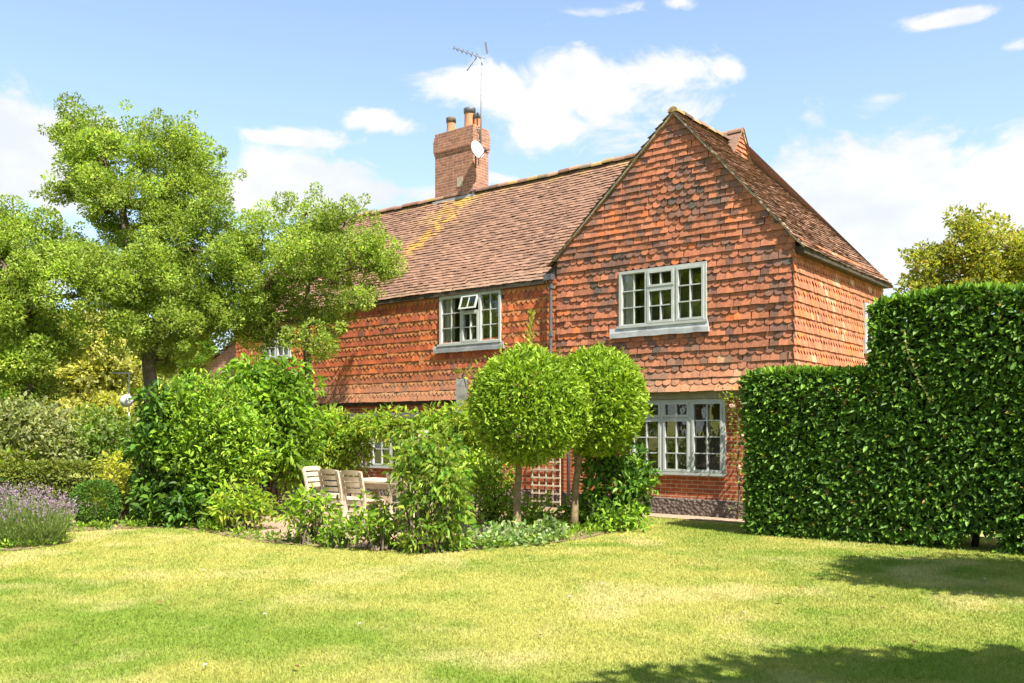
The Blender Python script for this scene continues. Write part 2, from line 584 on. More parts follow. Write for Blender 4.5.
P_ORANGE = [(.09, .06, .05), (.20, .075, .05), (.32, .085, .04), (.41, .10, .036), (.50, .14, .042), (.46, .21, .09)]
P_GABLE = [(.10, .076, .06), (.20, .10, .07), (.34, .125, .067), (.42, .15, .075), (.54, .15, .05), (.48, .27, .15)]
P_ROOF = [(.125, .076, .054), (.19, .106, .072), (.243, .134, .089), (.28, .157, .102), (.325, .192, .122), (.245, .18, .112)]


def col_gable(a, b, i, s):
    n = len(a)
    sh_ = fbm(a * 1.1 + 5, b * 1.6, 3) * 1.5 - .25
    c = pick(P_GABLE, [2.5, 2.3, 3, 2.8, 1.2, 1.3], n, sh_)
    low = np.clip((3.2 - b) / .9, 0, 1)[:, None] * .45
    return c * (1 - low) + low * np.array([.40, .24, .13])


def col_left(a, b, i, s):
    n = len(a)
    c = pick(P_ORANGE, [.9, 1.6, 3, 3.6, 1.8, .7], n, fbm(a * .9, b * 2, 9) * 1.4 - .15)
    if s == 2: c = c * .55 + .45 * np.array([.52, .27, .10])
    low = np.clip((3.1 - b) / .7, 0, 1)[:, None] * .55
    return c * (1 - low) + low * np.array([.30, .19, .11])


def col_side(a, b, i, s):
    return pick(P_GABLE, [.5, 1.2, 2.5, 4, 1.5, 2.6], len(a), fbm(a * 1.2, b * 2, 21) * 1.4 - .15)


def col_roof(seed):
    def f(a, b, i, s):
        n = len(a)
        c = pick(P_ROOF, [.9, 2.4, 3.4, 2.8, .8, .9], n, fbm(a * .5, b * .8, seed) * 1.4 - .2, .06)
        if seed == 31:     # yellow lichen streak running down below the chimney, and lichen under the ridge
            xc = -9.62 - (4.0 - b) * .34
            k = np.clip(1.35 - np.abs(a - xc) / (.24 + .26 * vnoise(b * 3.5, a * 0, 5)), 0, 1) * np.clip((b - 1.15) / .8, 0, 1)
            k = k * np.clip(fbm(a * 4, b * 4, 91) * 3.6 - 1.0, 0, 1) * (rng.random(n) < .88)
            c = c * (1 - k[:, None]) + k[:, None] * np.array([.47, .265, .05]) * rng.normal(1, .15, (n, 1))
            r = np.clip((b - 3.55) / .45, 0, 1) * (fbm(a * 2.5, b, 61) > .5) * .6
            c = c * (1 - r[:, None]) + r[:, None] * np.array([.40, .27, .08])
            r2 = np.clip((.35 - b) / .35, 0, 1)[:, None] * .35
            c = c * (1 - r2) + r2 * np.array([.28, .2, .13])
            r3 = (np.clip(1 - np.abs(a + 10.2) / 1.4, 0, 1) * np.clip((b - 2.0) / 1.5, 0, 1) * (fbm(a * 3, b * 3, 77) > .52) * .5)[:, None]
            c = c * (1 - r3) + r3 * np.array([.42, .28, .06])
        return c
    return f


def wall_grid(mb, holes, x0, x1, z0, z1, P, mi=0):
    xs = sorted({x0, x1, *[h[0] for h in holes], *[h[1] for h in holes]}); xs = [x for x in xs if x0 <= x <= x1]
    zs = sorted({z0, z1, *[h[2] for h in holes], *[h[3] for h in holes]}); zs = [z for z in zs if z0 <= z <= z1]
    for i in range(len(xs) - 1):
        for j in range(len(zs) - 1):
            cx = (xs[i] + xs[i + 1]) / 2; cz = (zs[j] + zs[j + 1]) / 2
            if any(h[0] < cx < h[1] and h[2] < cz < h[3] for h in holes): continue
            mb.add([P(xs[i], zs[j]), P(xs[i + 1], zs[j]), P(xs[i + 1], zs[j + 1]), P(xs[i], zs[j + 1])], [(0, 1, 2, 3)])


# ---- brick ground floor
mb = MB()
lowholes = [win_rects['lower'], win_rects['ground']]
wall_grid(mb, lowholes, X_END, -.05, 0, 2.55, lambda x, z: (x, .06, z))
mb.add([(-.05, .06, 0), (-.05, 5.0, 0), (-.05, 5.0, 2.55), (-.05, .06, 2.55)], [(0, 1, 2, 3)])
mb.add([(X_END, .06, 0), (X_END, 5.0, 0), (X_END, 5.0, 2.55), (X_END, .06, 2.55)], [(3, 2, 1, 0)])
mb.add([(X_END, 5, 0), (-.05, 5, 0), (-.05, 5, 5.0), (X_END, 5, 5.0)], [(3, 2, 1, 0)])
mb.build('brick_wall', M_BRICK, HOUSE)

mb = MB()   # plinth
xs = np.linspace(X_END, -.0, 90)
top = .31 + .025 * (fbm(xs * 3, xs * 0, 4) - .5)
for i in range(len(xs) - 1):
    mb.add([(xs[i], .02, -.1), (xs[i + 1], .02, -.1), (xs[i + 1], .03, top[i + 1]), (xs[i], .03, top[i]), (xs[i + 1], .06, top[i + 1] + .02), (xs[i], .06, top[i] + .02)],
           [(0, 1, 2, 3), (3, 2, 4, 5)])
mb.add([(0, .02, -.1), (0, 5, -.1), (0, 5, .31), (0, .02, .31)], [(0, 1, 2, 3)])
mb.build('plinth', M_FLINT, HOUSE)

# ---- upper walls behind the tiles
mb = MB()
uph = [win_rects[k] for k in ('gable', 'upper', 'far')]
wall_grid(mb, uph, X_END, 0, 2.45, 4.9, lambda x, z: (x, 0, z))
mb.add([(-5.4, 0, 4.9), (-.0, 0, 4.9), (0, 0, 5.0), (RX, 0, RZ - .05), (-5.1, 0, 5.1)], [(0, 1, 2, 3, 4)])
wall_grid(mb, [SIDE_WIN], 0, 5.0, 2.45, 5.02, lambda y, z: (0, y, z))
mb.add([(X_END, 0, 2.45), (X_END, 5, 2.45), (X_END, 5, 4.9), (X_END, 2.5, 7.8), (X_END, 0, 4.9)], [(4, 3, 2, 1, 0)])
mb.add([(X_END, 0, 2.45), (0, 0, 2.45), (0, .06, 2.45), (X_END, .06, 2.45)], [(0, 1, 2, 3)])
mb.build('upper_wall', M_BEAM, HOUSE)


def skirt(A, B):
    z = B
    return .10 * np.clip((2.85 - z) / .5, 0, 1) ** 2 + .012 * (fbm(A * .9, z * .9, 14) - .5)


G_ = .127


def sty_gable(i, a):
    z = 2.34 + i * G_
    s = np.full(len(a), i % 2)
    if z > 5.15:
        s[:] = 0
        s[np.abs(a + 2.28) / .72 + abs(z - 5.95) / .78 < 1] = 1
    return s


gx_lo = lambda z: np.where(z > 5.1, RX - (RZ - z) / SLF, -5.05)
gx_hi = lambda z: np.where(z > 5.0, RX + (RZ - z) / SR, .03)
mb = MB()
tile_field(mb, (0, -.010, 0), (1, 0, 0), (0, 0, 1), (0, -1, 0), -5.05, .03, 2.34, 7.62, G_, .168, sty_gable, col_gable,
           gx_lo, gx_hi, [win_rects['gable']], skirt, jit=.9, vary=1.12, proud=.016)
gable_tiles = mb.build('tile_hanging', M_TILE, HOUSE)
tag(gable_tiles, 'weathered tile hanging of the front gable')
mb = MB()
tile_field(mb, (0, -.010, 0), (1, 0, 0), (0, 0, 1), (0, -1, 0), X_END, -5.07, 2.31, 4.80, .119, .135, lambda i, a: np.full(len(a), (i % 2) * 2), col_left,
           None, None, [win_rects['upper'], win_rects['far']], skirt, jit=.8, vary=1.1, th=.009, proud=.0095)
tag(mb.build('tile_hanging', M_TILE, HOUSE), 'bright orange tile hanging with pale scalloped courses')
mb = MB()
tile_field(mb, (.010, 0, 0), (0, 1, 0), (0, 0, 1), (1, 0, 0), -.03, 5.05, 2.34, 4.98, G_, .14, lambda i, a: np.full(len(a), (i % 2) * 2), col_side,
           None, None, [SIDE_WIN], skirt, jit=.7, vary=1.15, proud=.016)
tag(mb.build('tile_hanging', M_TILE, HOUSE), 'sunlit side tile hanging')

# timber plate and lintel under the tile skirt
mb = MB()
mb.box(X_END, -5.2, .0, .058, 2.22, 2.449)
mb.build('beam', M_BEAM, HOUSE)
mb = MB()
mb.box(-4.2, -.06, -.03, .058, 2.205, 2.445)
mb.build('lintel', M_LINTEL, HOUSE)

# ---- roofs
sag_main = lambda A, B: -.05 * np.sin((A + 16.4) / 5.2) ** 2 - .05 * (fbm(A * .55, B * .6, 44) - .3) - .02 * (fbm(A * 2, B * 2, 45) - .5)
sag_wing = lambda A, B: -.03 * np.sin(A * .62) - .04 * (fbm(A * .6, B * .6, 54) - .4)

mb = MB()
e0 = np.array([0, -.13, 4.83]); e1 = np.array([0, MRY, MRZ])
L_main = np.linalg.norm(e1 - e0); eb = (e1 - e0) / L_main; en = np.array([0, -eb[2], eb[1]])
zb = lambda b: e0[2] + eb[2] * b
mx_hi = lambda b: np.where(zb(b) < RZ, np.minimum(RX - (RZ - zb(b)) / SLF + .12, -2.2), -2.2)
tile_field(mb, e0, (1, 0, 0), eb, en, X_END - .12, -2.2, 0, L_main, .102, .166, lambda i, a: np.zeros(len(a), int), col_roof(31),
           None, mx_hi, (), sag_main, th=.012, proud=.014, jit=.8)
# boarding under the tiles and the rear slope
o = -.10 * en
mb.add([e0 + o + [X_END, 0, 0], e0 + o + [-5.15, 0, 0], e1 + o + [-2.25, 0, 0], e1 + o + [X_END, 0, 0]], [(0, 1, 2, 3)], (.12, .08, .06))
mb.add([e1 + [X_END, 0, -.04], e1 + [-2.2, 0, -.04], (0.2, 5.25, 4.75), (X_END, 5.25, 4.75)], [(0, 1, 2, 3)], (.2, .12, .085))
main_roof = mb.build('roof', M_TILE, HOUSE)
tag(main_roof, 'long sagging main roof with yellow lichen streak')

mb = MB()     # wing right slope, running back into the hip
a_lo = -.09
r0 = np.array([.22, 0, RZ + SR * (RX - .22)]); r1 = np.array([RX, 0, RZ])
Lr = np.linalg.norm(r1 - r0); ebr = (r1 - r0) / Lr; enr = np.array([ebr[2], 0, -ebr[0]])
zr = lambda b: r0[2] + ebr[2] * b
hip = lambda b: np.where(zr(b) < 7.38, 2.86 + (5.02 - 2.86) * ((7.38 - zr(b)) / (7.38 - r0[2])) ** .92, 2.45)
tile_field(mb, r0, (0, 1, 0), ebr, enr, a_lo, 5.04, 0, Lr, .102, .166, lambda i, a: np.zeros(len(a), int), col_roof(33),
           None, hip, (), sag_wing, jit=.8)
o = -.09 * enr
mb.add([r0 + o + [0, 0, 0], r0 + o + [0, 5.1, 0], r1 + o + [0, 2.8, 0], r1 + o], [(0, 1, 2, 3)], (.12, .08, .06))
# left slope of the wing (faces away, over the valley)
l0 = np.array([-5.25, 0, RZ - SLF * (5.25 + RX)]); l1 = r1
Ll = np.linalg.norm(l1 - l0); ebl = (l1 - l0) / Ll; enl = np.array([-ebl[2], 0, ebl[0]])
tile_field(mb, l0, (0, 1, 0), ebl, enl, a_lo, 2.4, 0, Ll, .102, .166, lambda i, a: np.zeros(len(a), int), col_roof(35), None, None, (), sag_wing, jit=1.2)
# hip slope between the wing roof and the rear slope
mb.add([(RX + .2, 2.88, 7.36), (.2, 5.25, 4.72), (-6, 5.25, 4.75), (-6, 2.9, 7.4)], [(0, 1, 2, 3)], (.2, .12, .085))
wing_roof = mb.build('roof', M_TILE, HOUSE)
tag(wing_roof, 'steep roof of the front gable wing')

# gablet: little tile-hung triangle at the right end of the main ridge
mb = MB()
gx = -2.12
tile_field(mb, (gx, MRY, 0), (0, 1, 0), (0, 0, 1), (1, 0, 0), -.5, .5, 7.36, 7.92, .1, .14, lambda i, a: np.zeros(len(a), int), col_side,
           lambda z: -(7.92 - z) * .8, lambda z: (7.92 - z) * .8, (), None, jit=1.2)
for s in (-1, 1):
    mb.beam((gx + .03, MRY + s * .46, 7.34), (gx + .03, MRY, 7.93), .05, .035, (.45, .36, .25))
    p0 = np.array([gx + .08, MRY + s * .47, 7.36]); p1 = np.array([gx + .08, MRY, 7.96]); bk = np.array([-1.0, 0, 0])
    mb.add([p0, p1, p1 + bk, p0 + bk], [(0, 1, 2, 3)], (.2, .12, .085))
tag(mb.build('gablet', M_TILE, HOUSE), 'small tile-hung gablet at the ridge end')


def ridge(mb, p, q, r=.11, seg=.31, sagf=None):
    p = np.asarray(p, float); q = np.asarray(q, float)
    L = np.linalg.norm(q - p); d = (q - p) / L
    side = nrm(np.cross(d, [0, 0, 1])); up = np.array([0, 0, 1.])
    n = int(L / seg)
    for i in range(n):
        c = pick(P_ROOF + [(.34, .23, .09), (.38, .23, .14)], [.5, 1, 2, 3, 2, 1, 1.6, 1.4], 1)[0]
        V = []
        dz = rng.normal(0, .008)
        for k, (t, rr) in enumerate(((i / n, r * 1.04), ((i + 1.0) / n - .012 / L, r))):
            z = sagf(p + d * L * t) if sagf else 0
            for a in np.linspace(-.15, math.pi + .15, 9):
                V.append(p + d * L * t + side * math.cos(a) * rr + up * (math.sin(a) * rr * .85 + dz + z))
        F = [(j, j + 1, 10 + j, 9 + j) for j in range(8)] + [tuple(range(8, -1, -1)), tuple(range(9, 18))]
        mb.add(V, F, c)


sagr = lambda P: float(sag_main(np.array([P[0]]), np.array([L_main]))[0]) - .02
mb = MB(); ridge(mb, (X_END - .1, MRY, MRZ), (gx + .08, MRY, MRZ), sagf=sagr); mb.build('ridge_tiles', M_TILE, main_roof)
mb = MB(); ridge(mb, (RX, -.1, RZ), (RX, 2.25, RZ), .10); mb.build('ridge_tiles', M_TILE, wing_roof)
mb = MB()     # verge: mortar bedding and undercloak along both slopes of the gable
for (p, q) in ((np.array([RX, 0, RZ]), np.array([.2, 0, RZ + SR * (RX - .2)])), (np.array([RX, 0, RZ]), np.array([-5.12, 0, RZ - SLF * (5.12 + RX)]))):
    n = 22
    for i in range(n):
        a = p + (q - p) * i / n; b = p + (q - p) * (i + 1) / n
        jz = rng.normal(0, .006)
        mb.beam(a + [0, -.045, -.015 + jz], b + [0, -.045, -.015 + jz], .07, .035)
mb.build('verge', M_MORTAR, wing_roof)

# eaves boards, gutter bits and downpipe
mb = MB()
mb.box(X_END, -5.3, -.09, .0, 4.70, 4.79)
mb.build('eaves_board', M_BEAM, main_roof)
mb = MB()
mb.box(.05, .19, -.0, 4.9, 4.68, 4.80)
mb.build('eaves_board', M_BEAM, wing_roof)
mb = MB()
mb.tube([(-5.13, -.17, 4.86), (-5.12, -.15, 4.74), (-5.14, -.12, 4.62), (-5.14, -.12, 2.75), (-5.14, -.18, 2.4), (-5.08, -.10, 2.2), (-4.78, -.06, 2.0), (-4.74, -.05, 1.8), (-4.74, -.05, .1)], .036, 10)
for z in (4.6, 3.6, 2.7):
    mb.box(-5.19, -5.09, -.165, -.07, z - .03, z + .03)
mb.box(-5.24, -5.05, -.23, -.11, 4.74, 4.86)
mb.build('downpipe', M_IRON, HOUSE)


# ---- windows
def window(rect, lights, plane='front', wall_y=0.0, proud=.06, sill=None, curtain=None, label=None, open_at=None, depth=.9, sillmat=None):
    x0, x1, z0, z1 = rect
    if plane == 'front':
        P = lambda v: np.array([v[0], v[1] + wall_y, v[2]])
    else:
        P = lambda v: np.array([-v[1], v[0], v[2]])
    f = .055
    mb = MB()
    B = lambda a0, a1, d0, d1, c0, c1: mb.box(a0, a1, d0, d1, c0, c1, M=P)
    B(x0, x0 + f, -proud, .06, z0, z1); B(x1 - f, x1, -proud, .06, z0, z1)
    B(x0 + f, x1 - f, -proud, .06, z1 - f, z1); B(x0 + f, x1 - f, -proud, .06, z0, z0 + f)
    B(x0 - .03, x1 + .03, -proud - .04, -proud, z0 - .012, z0 + .035)
    W = x1 - x0 - 2 * f; H = z1 - z0 - 2 * f
    panes = []; opened = []
    nl = len(lights)
    for li, (u0, u1, leaves_) in enumerate(lights):
        a0 = x0 + f + W * u0; a1 = x0 + f + W * u1
        if li > 0: B(a0 - .03, a0 + .03, -proud, .06, z0 + f, z1 - f)
        a0 += .03 if li > 0 else 0; a1 -= .03 if li < nl - 1 else 0
        for (v0, v1, nc, nr, sash, op) in leaves_:
            c0 = z0 + f + H * v0; c1 = z0 + f + H * v1
            if v0 > 0:
                B(a0, a1, -proud + .004, .055, c0 - .022, c0 + .022); c0 += .022
            if v1 < 1: c1 -= .022
            if op:
                opened.append((a0, a1, c0, c1, nc, nr)); continue
            s = .042 if sash else .012
            d0, d1 = (-proud - .012, .03) if sash else (-proud + .02, .02)
            B(a0, a0 + s, d0, d1, c0, c1); B(a1 - s, a1, d0, d1, c0, c1)
            B(a0 + s, a1 - s, d0, d1, c0, c0 + s); B(a0 + s, a1 - s, d0, d1, c1 - s, c1)
            for k in range(1, nc):
                xx = a0 + s + (a1 - a0 - 2 * s) * k / nc; B(xx - .011, xx + .011, d0 + .012, d1 - .006, c0 + s, c1 - s)
            for k in range(1, nr):
                zz = c0 + s + (c1 - c0 - 2 * s) * k / nr; B(a0 + s, a1 - s, d0 + .014, d1 - .008, zz - .011, zz + .011)
            panes.append((a0 + s, a1 - s, c0 + s, c1 - s, (d0 + d1) / 2 + .008, nc, nr))
    w = mb.build('window', M_PAINT, HOUSE)
    if label: tag(w, label)
    for p in panes:
        mb = MB()
        # each little pane sits at a slightly different angle, as old glass does
        nc, nr = p[5], p[6]
        for i in range(nc):
            for j in range(nr):
                q0 = p[0] + (p[1] - p[0]) * i / nc; q1 = p[0] + (p[1] - p[0]) * (i + 1) / nc
                k0 = p[2] + (p[3] - p[2]) * j / nr; k1 = p[2] + (p[3] - p[2]) * (j + 1) / nr
                tx, tz = rng.normal(0, .0016, 2)
                mb.add([P((q0, p[4] - tx - tz, k0)), P((q1, p[4] + tx - tz, k0)), P((q1, p[4] + tx + tz, k1)), P((q0, p[4] - tx + tz, k1))], [(0, 1, 2, 3)])
        mb.build('pane', M_GLASS, w)
    for (a0, a1, c0, c1, nc, nr) in opened:         # top-hung vent standing open
        mb = MB(); ang = R(20); s = .035

        def T(v):
            h = c1 - v[2]
            d = v[1] - proud
            return P((v[0], d * math.cos(ang) - h * math.sin(ang), c1 - h * math.cos(ang) - d * math.sin(ang) * 0.3))
        bb = lambda *q: mb.box(*q, M=T)
        bb(a0, a0 + s, -.02, .02, c0, c1); bb(a1 - s, a1, -.02, .02, c0, c1); bb(a0 + s, a1 - s, -.02, .02, c0, c0 + s); bb(a0 + s, a1 - s, -.02, .02, c1 - s, c1)
        xm = (a0 + a1) / 2; bb(xm - .011, xm + .011, -.014, .014, c0 + s, c1 - s)
        mb.build('open_vent', M_PAINT, w)
        mb = MB(); mb.add([T((a0 + s, .0, c0 + s)), T((a1 - s, .0, c0 + s)), T((a1 - s, .0, c1 - s)), T((a0 + s, .0, c1 - s))], [(0, 1, 2, 3)])
        mb.build('pane', M_GLASS, w)
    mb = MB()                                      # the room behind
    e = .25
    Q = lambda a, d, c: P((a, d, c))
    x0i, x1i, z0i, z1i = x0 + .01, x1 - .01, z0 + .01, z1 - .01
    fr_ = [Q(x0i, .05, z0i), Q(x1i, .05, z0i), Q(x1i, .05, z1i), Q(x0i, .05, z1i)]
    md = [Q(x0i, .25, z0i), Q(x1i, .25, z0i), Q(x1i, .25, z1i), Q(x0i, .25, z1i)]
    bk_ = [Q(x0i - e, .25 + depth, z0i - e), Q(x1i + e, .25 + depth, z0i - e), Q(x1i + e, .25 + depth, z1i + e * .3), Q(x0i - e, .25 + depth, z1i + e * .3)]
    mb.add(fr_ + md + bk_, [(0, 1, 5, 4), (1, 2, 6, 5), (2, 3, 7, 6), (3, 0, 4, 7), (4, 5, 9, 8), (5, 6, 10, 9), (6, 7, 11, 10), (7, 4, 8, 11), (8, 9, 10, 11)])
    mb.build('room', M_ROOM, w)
    if curtain:
        mb = MB(); n = 40
        c0, c1 = curtain
        xs = np.linspace(x0 + f * .5 + (x1 - x0) * c0, x0 + f * .5 + (x1 - x0) * c1, n)
        dd = .10 + .02 * np.sin(np.linspace(0, 24, n)) + .008 * np.sin(np.linspace(0, 61, n))
        V = [Q(x, d, z) for x, d in zip(xs, dd) for z in (z0 + .01, z1 - .02)]
        mb.add(V, [(2 * i, 2 * i + 2, 2 * i + 3, 2 * i + 1) for i in range(n - 1)], smooth=True)
        mb.build('curtain', M_CURTAIN, w)
    if sill:
        sx0, sx1, sz0, sz1 = sill
        mb = MB(); n = 26
        xs = np.linspace(sx0, sx1, n)
        V = []
        for x in xs:
            jz = .012 * (vnoise(x * 6, 0, 2) - .5)
            V += [Q(x, -proud - .02, sz1), Q(x, -.088, (sz0 + sz1) / 2 + jz), Q(x, -.082, sz0 + jz), Q(x, -.02, sz0 + jz)]
        F = []
        for i in range(n - 1):
            F += [(4 * i + k, 4 * i + 4 + k, 4 * i + 5 + k, 4 * i + 1 + k) for k in range(3)]
        F += [(0, 1, 2, 3), (4 * n - 4, 4 * n - 3, 4 * n - 2, 4 * n - 1)]
        mb.add(V, F)
        mb.build('sill', sillmat or M_LEAD, w)
    return w


full = lambda nc, nr, sash=True: [(0, 1, nc, nr, sash, False)]
window(win_rects['gable'], [(0, .315, full(2, 3, False)), (.315, .665, [(0, .67, 2, 2, True, False), (.67, 1, 2, 1, True, False)]), (.665, 1, full(2, 3, True))],
       sill=(-3.72, -1.58, 3.44, 3.625), curtain=(0, .15), label='wide gable window with lead apron below')
window(win_rects['upper'], [(0, .36, full(2, 3, False)), (.36, .68, [(0, .66, 2, 2, True, False), (.66, 1, 2, 1, True, True)]), (.68, 1, full(2, 3, False))],
       sill=(-8.55, -6.45, 3.40, 3.56), curtain=(0, .19), sillmat=M_DLEAD, label='upper window under the eaves with its top vent open')
window(win_rects['lower'], [(0, .34, [(0, .77, 2, 3, True, False), (.77, 1, 2, 1, True, False)]), (.34, .66, [(0, .77, 2, 3, True, False), (.77, 1, 2, 1, True, False)]), (.66, 1, full(2, 4))],
       wall_y=.06, proud=.05, label='tall ground floor window below the gable')
window(win_rects['ground'], [(0, .5, full(2, 2)), (.5, 1, full(2, 2))], wall_y=.06, proud=.05, label='low ground floor window behind the garden table')
window(win_rects['far'], [(0, .5, full(2, 3)), (.5, 1, full(2, 3))], label='upper window half hidden by the trees')
window(SIDE_WIN, [(0, 1, full(2, 3))], plane='side', label='window high in the side wall')

# ---- lean-to at the far left end
mb = MB()
lx0, lx1 = -19.1, X_END
mb.add([(lx0, .35, 0), (lx1, .35, 0), (lx1, .35, 4.45), (lx0, .35, 3.35), (lx0, 4.6, 0), (lx1, 4.6, 0), (lx1, 4.6, 4.45), (lx0, 4.6, 3.35)],
       [(0, 1, 2, 3), (4, 0, 3, 7), (5, 4, 7, 6)])
lean = mb.build('lean_to', M_PINK, HOUSE)
tag(lean, 'faded pink brick lean-to at the far end')
mb = MB()
d = nrm(np.array([lx1 - lx0 + .2, 0, 1.18])); nn = np.array([-d[2], 0, d[0]])
tile_field(mb, (lx0 - .2, 0, 3.30), (0, 1, 0), d, nn, .25, 4.7, 0, 3.1, .11, .17, lambda i, a: np.zeros(len(a), int), col_roof(39), jit=1)
mb.build('roof', M_TILE, lean)

# ---- chimney
CX0, CX1, CY0, CY1 = -10.86, -9.5, 2.42, 3.04
mb = MB()
mb.box(CX0, CX1, CY0, CY1, 6.6, 9.0)
for k, (gk, z0, z1) in enumerate(((.018, 9.0, 9.08), (.035, 9.08, 9.40), (.022, 9.40, 9.5), (.005, 9.5, 9.6))):
    mb.box(CX0 - gk, CX1 + gk, CY0 - gk, CY1 + gk, z0, z1)
chim = mb.build('chimney', M_CHIMB, HOUSE)
mb = MB()
mb.box(CX0 - .06, CX1 + .06, CY0 - .035, CY0 - .004, 7.6, 7.78)
mb.box(CX1 + .004, CX1 + .03, CY0 - .03, CY1, 7.7, 7.9)
mb.build('lead_flashing', M_DLEAD, chim)
mb = MB(); mb.box(-10.06, -9.86, CY0 - .012, CY0 + .02, 8.05, 8.3)
tag(mb.build('repair_patch', M_MORTAR, chim), 'buff patch of repaired brick')


def chim_pot(x, h, r, lab, y=2.72):
    mb = MB()
    mb.lathe([(r * 1.12, 0), (r * 1.05, .05), (r, .08), (r * .95, h - .1), (r * 1.0, h - .02), (r * .97, h)], 18, (x, y, 9.59))
    p = mb.build('chimney_pot', M_POT, chim)
    if lab: p['label'] = lab
    mb2 = MB()
    mb2.lathe([(r * .9, h - .10), (r * 1.1, h - .09), (r * 1.12, h + .0), (r * 1.1, h + .04), (r * .88, h + .04), (r * .85, h - .3), (.001, h - .3)], 18, (x, y, 9.59))
    mb2.build('chimney_pot_rim', M_IRON if lab else M_BARK, chim)


chim_pot(-10.55, .44, .12, None)
chim_pot(-9.88, .54, .145, 'taller pot with a dark metal rim')
chim_pot(-9.64, .36, .105, 'short pot behind the mast', 2.76)

# ---- television aerial and satellite dish
rz = math.atan2(-.6239, .7815)
base = hw(-9.40, 2.60, 8.75)
AER = empty('tv_aerial', base, 'spiky grey television aerial on a tall mast beside the chimney', 'aerial')
mb = MB()
mb.tube([(0, 0, 0), (.04, 0, 2.6)], .021, 8)
mb.tube([(-.12, 0, .45), (.02, 0, .45)], .015, 6); mb.tube([(-.12, 0, .75), (.02, 0, .75)], .015, 6)
mb.build('mast', M_ALU, AER)
mb = MB()
mb.tube([(.12, -.1, 2.55), (-.72, .12, 2.93)], .012, 6)
mb.build('boom', M_ALU, AER)
mb = MB()
bp = lambda t: np.array([.12, -.1, 2.55]) + t * np.array([-.84, .22, .38])
for i in range(12):
    c = bp(.2 + i * .072); l = .16 - .004 * i
    dd = np.array([.12, .35, .93]) if i % 2 else np.array([-.55, .2, .8])
    mb.tube([c - dd * l * .6, c + dd * l * .6], .009, 5)
mb.build('aerial_elements', M_IRON, AER)
mb = MB()
mb.tube([(-.10, .0, 2.62), (-.36, .03, 2.28)], .012, 5)
mb.build('reflector', M_IRON, AER)
mb = MB(); mb.beam((.18, -.1, 2.68), (.13, -.1, 2.98), .05, .02)
mb.build('reflector', M_IRON, AER)

DISH = empty('satellite_dish', hw(-9.36, 2.36, 8.34), 'round pale satellite dish fixed to the chimney corner', 'satellite dish')
dv = nrm(np.array([.62, -.72, .28]))
sd = nrm(np.cross(dv, [0, 0, 1])); du = np.cross(sd, dv)
cen = np.array([.06, -.22, .5])
mb = MB()
V = []; n = 22
prof = [(0.02, -.075), (.1, -.068), (.18, -.045), (.25, -.01), (.26, .0), (.255, -.014), (.18, -.055), (.1, -.08), (.02, -.088)]
for r_, h in prof:
    for j in range(n):
        t = 2 * math.pi * j / n
        V.append(cen + dv * h + sd * r_ * math.cos(t) * .78 + du * r_ * math.sin(t) * .94)
mb.add(V, [(i * n + j, i * n + (j + 1) % n, (i + 1) * n + (j + 1) % n, (i + 1) * n + j) for i in range(len(prof) - 1) for j in range(n)], smooth=True)
mb.build('reflector', M_WHITE, DISH)
mb = MB()
f_ = cen + dv * .28 - du * .2
mb.tube([cen - du * .26, f_], .014, 6); mb.tube([f_ - dv * .03, f_ + dv * .07], .035, 10)
mb.tube([cen - dv * .08, cen - dv * .2, (.0, .05, .42), (0, .09, .1)], .022, 8)
mb.build('arm', M_IRON, DISH)

# ------------------------------------------------------------------ ground
BED = np.array([(-8.5, 13.6), (-5.6, 15.0), (-3.5, 12.85), (-1.0, 11.75), (.75, 12.95), (1.7, 14.35), (2.2, 15.6), (2.7, 17.3), (-8, 26), (-13.5, 26), (-13.5, 15.8), (-9.2, 12.3), (-6.6, 12.0), (-6.3, 13.0), (-7.9, 14.2)])


def inpoly(x, y, poly):
    ins = np.zeros(x.shape, bool); n = len(poly)
    for i in range(n):
        x0, y0 = poly[i]; x1, y1 = poly[(i + 1) % n]
        c = ((y0 > y) != (y1 > y)) & (x < (x1 - x0) * (y - y0) / (y1 - y0 + 1e-12) + x0)
        ins ^= c
    return ins


def lawn_col(x, y):
    a = fbm(x * .55 + 3, y * .55, 101, 5)
    b = fbm(x * 2.3, y * 2.3, 111, 4)
    c = fbm(x * .22, y * .35 + 8, 121, 3)
    k = np.clip((a * .5 + b * .5 + c * .25 - .485) * 3.4, 0, 1)[..., None]
    green = np.array([.19, .265, .038]); dry = np.array([.385, .365, .10])
    col = green * (1 - k) + dry * k
    l = np.clip((fbm(x * 1.1 + 40, y * 1.1, 131, 4) - .59) * 4, 0, .7)[..., None]
    return col * (1 - l) + l * np.array([.50, .43, .20])


mb = MB()
xs = np.concatenate([[-800, -200, -80, -40, -24], np.linspace(-16, 14, 210), [24, 40, 80, 200, 800]])
ys = np.concatenate([[-800, -200, -60, -25, -10, -3], np.linspace(1, 24, 190), [30, 40, 60, 120, 300, 800]])
XX, YY = np.meshgrid(xs, ys)
near = np.clip(1 - (np.abs(XX) - 16) / 8, 0, 1) * np.clip(1 - (np.abs(YY - 12) - 12) / 8, 0, 1)
ZZ = (fbm(XX * .35, YY * .35, 7) - .5) * .016 * near - .005
Vg = np.stack([XX, YY, ZZ], -1).reshape(-1, 3)
nx = len(xs); ny = len(ys)
ii, jj = np.meshgrid(np.arange(ny - 1), np.arange(nx - 1), indexing='ij')
Fq = np.stack([ii * nx + jj, ii * nx + jj + 1, (ii + 1) * nx + jj + 1, (ii + 1) * nx + jj], -1).reshape(-1, 4)
mb.addnp(Vg, Fq, lawn_col(XX, YY).reshape(-1, 3), smooth=True)
tag(mb.build('lawn_ground', M_LAWN), kind='structure')


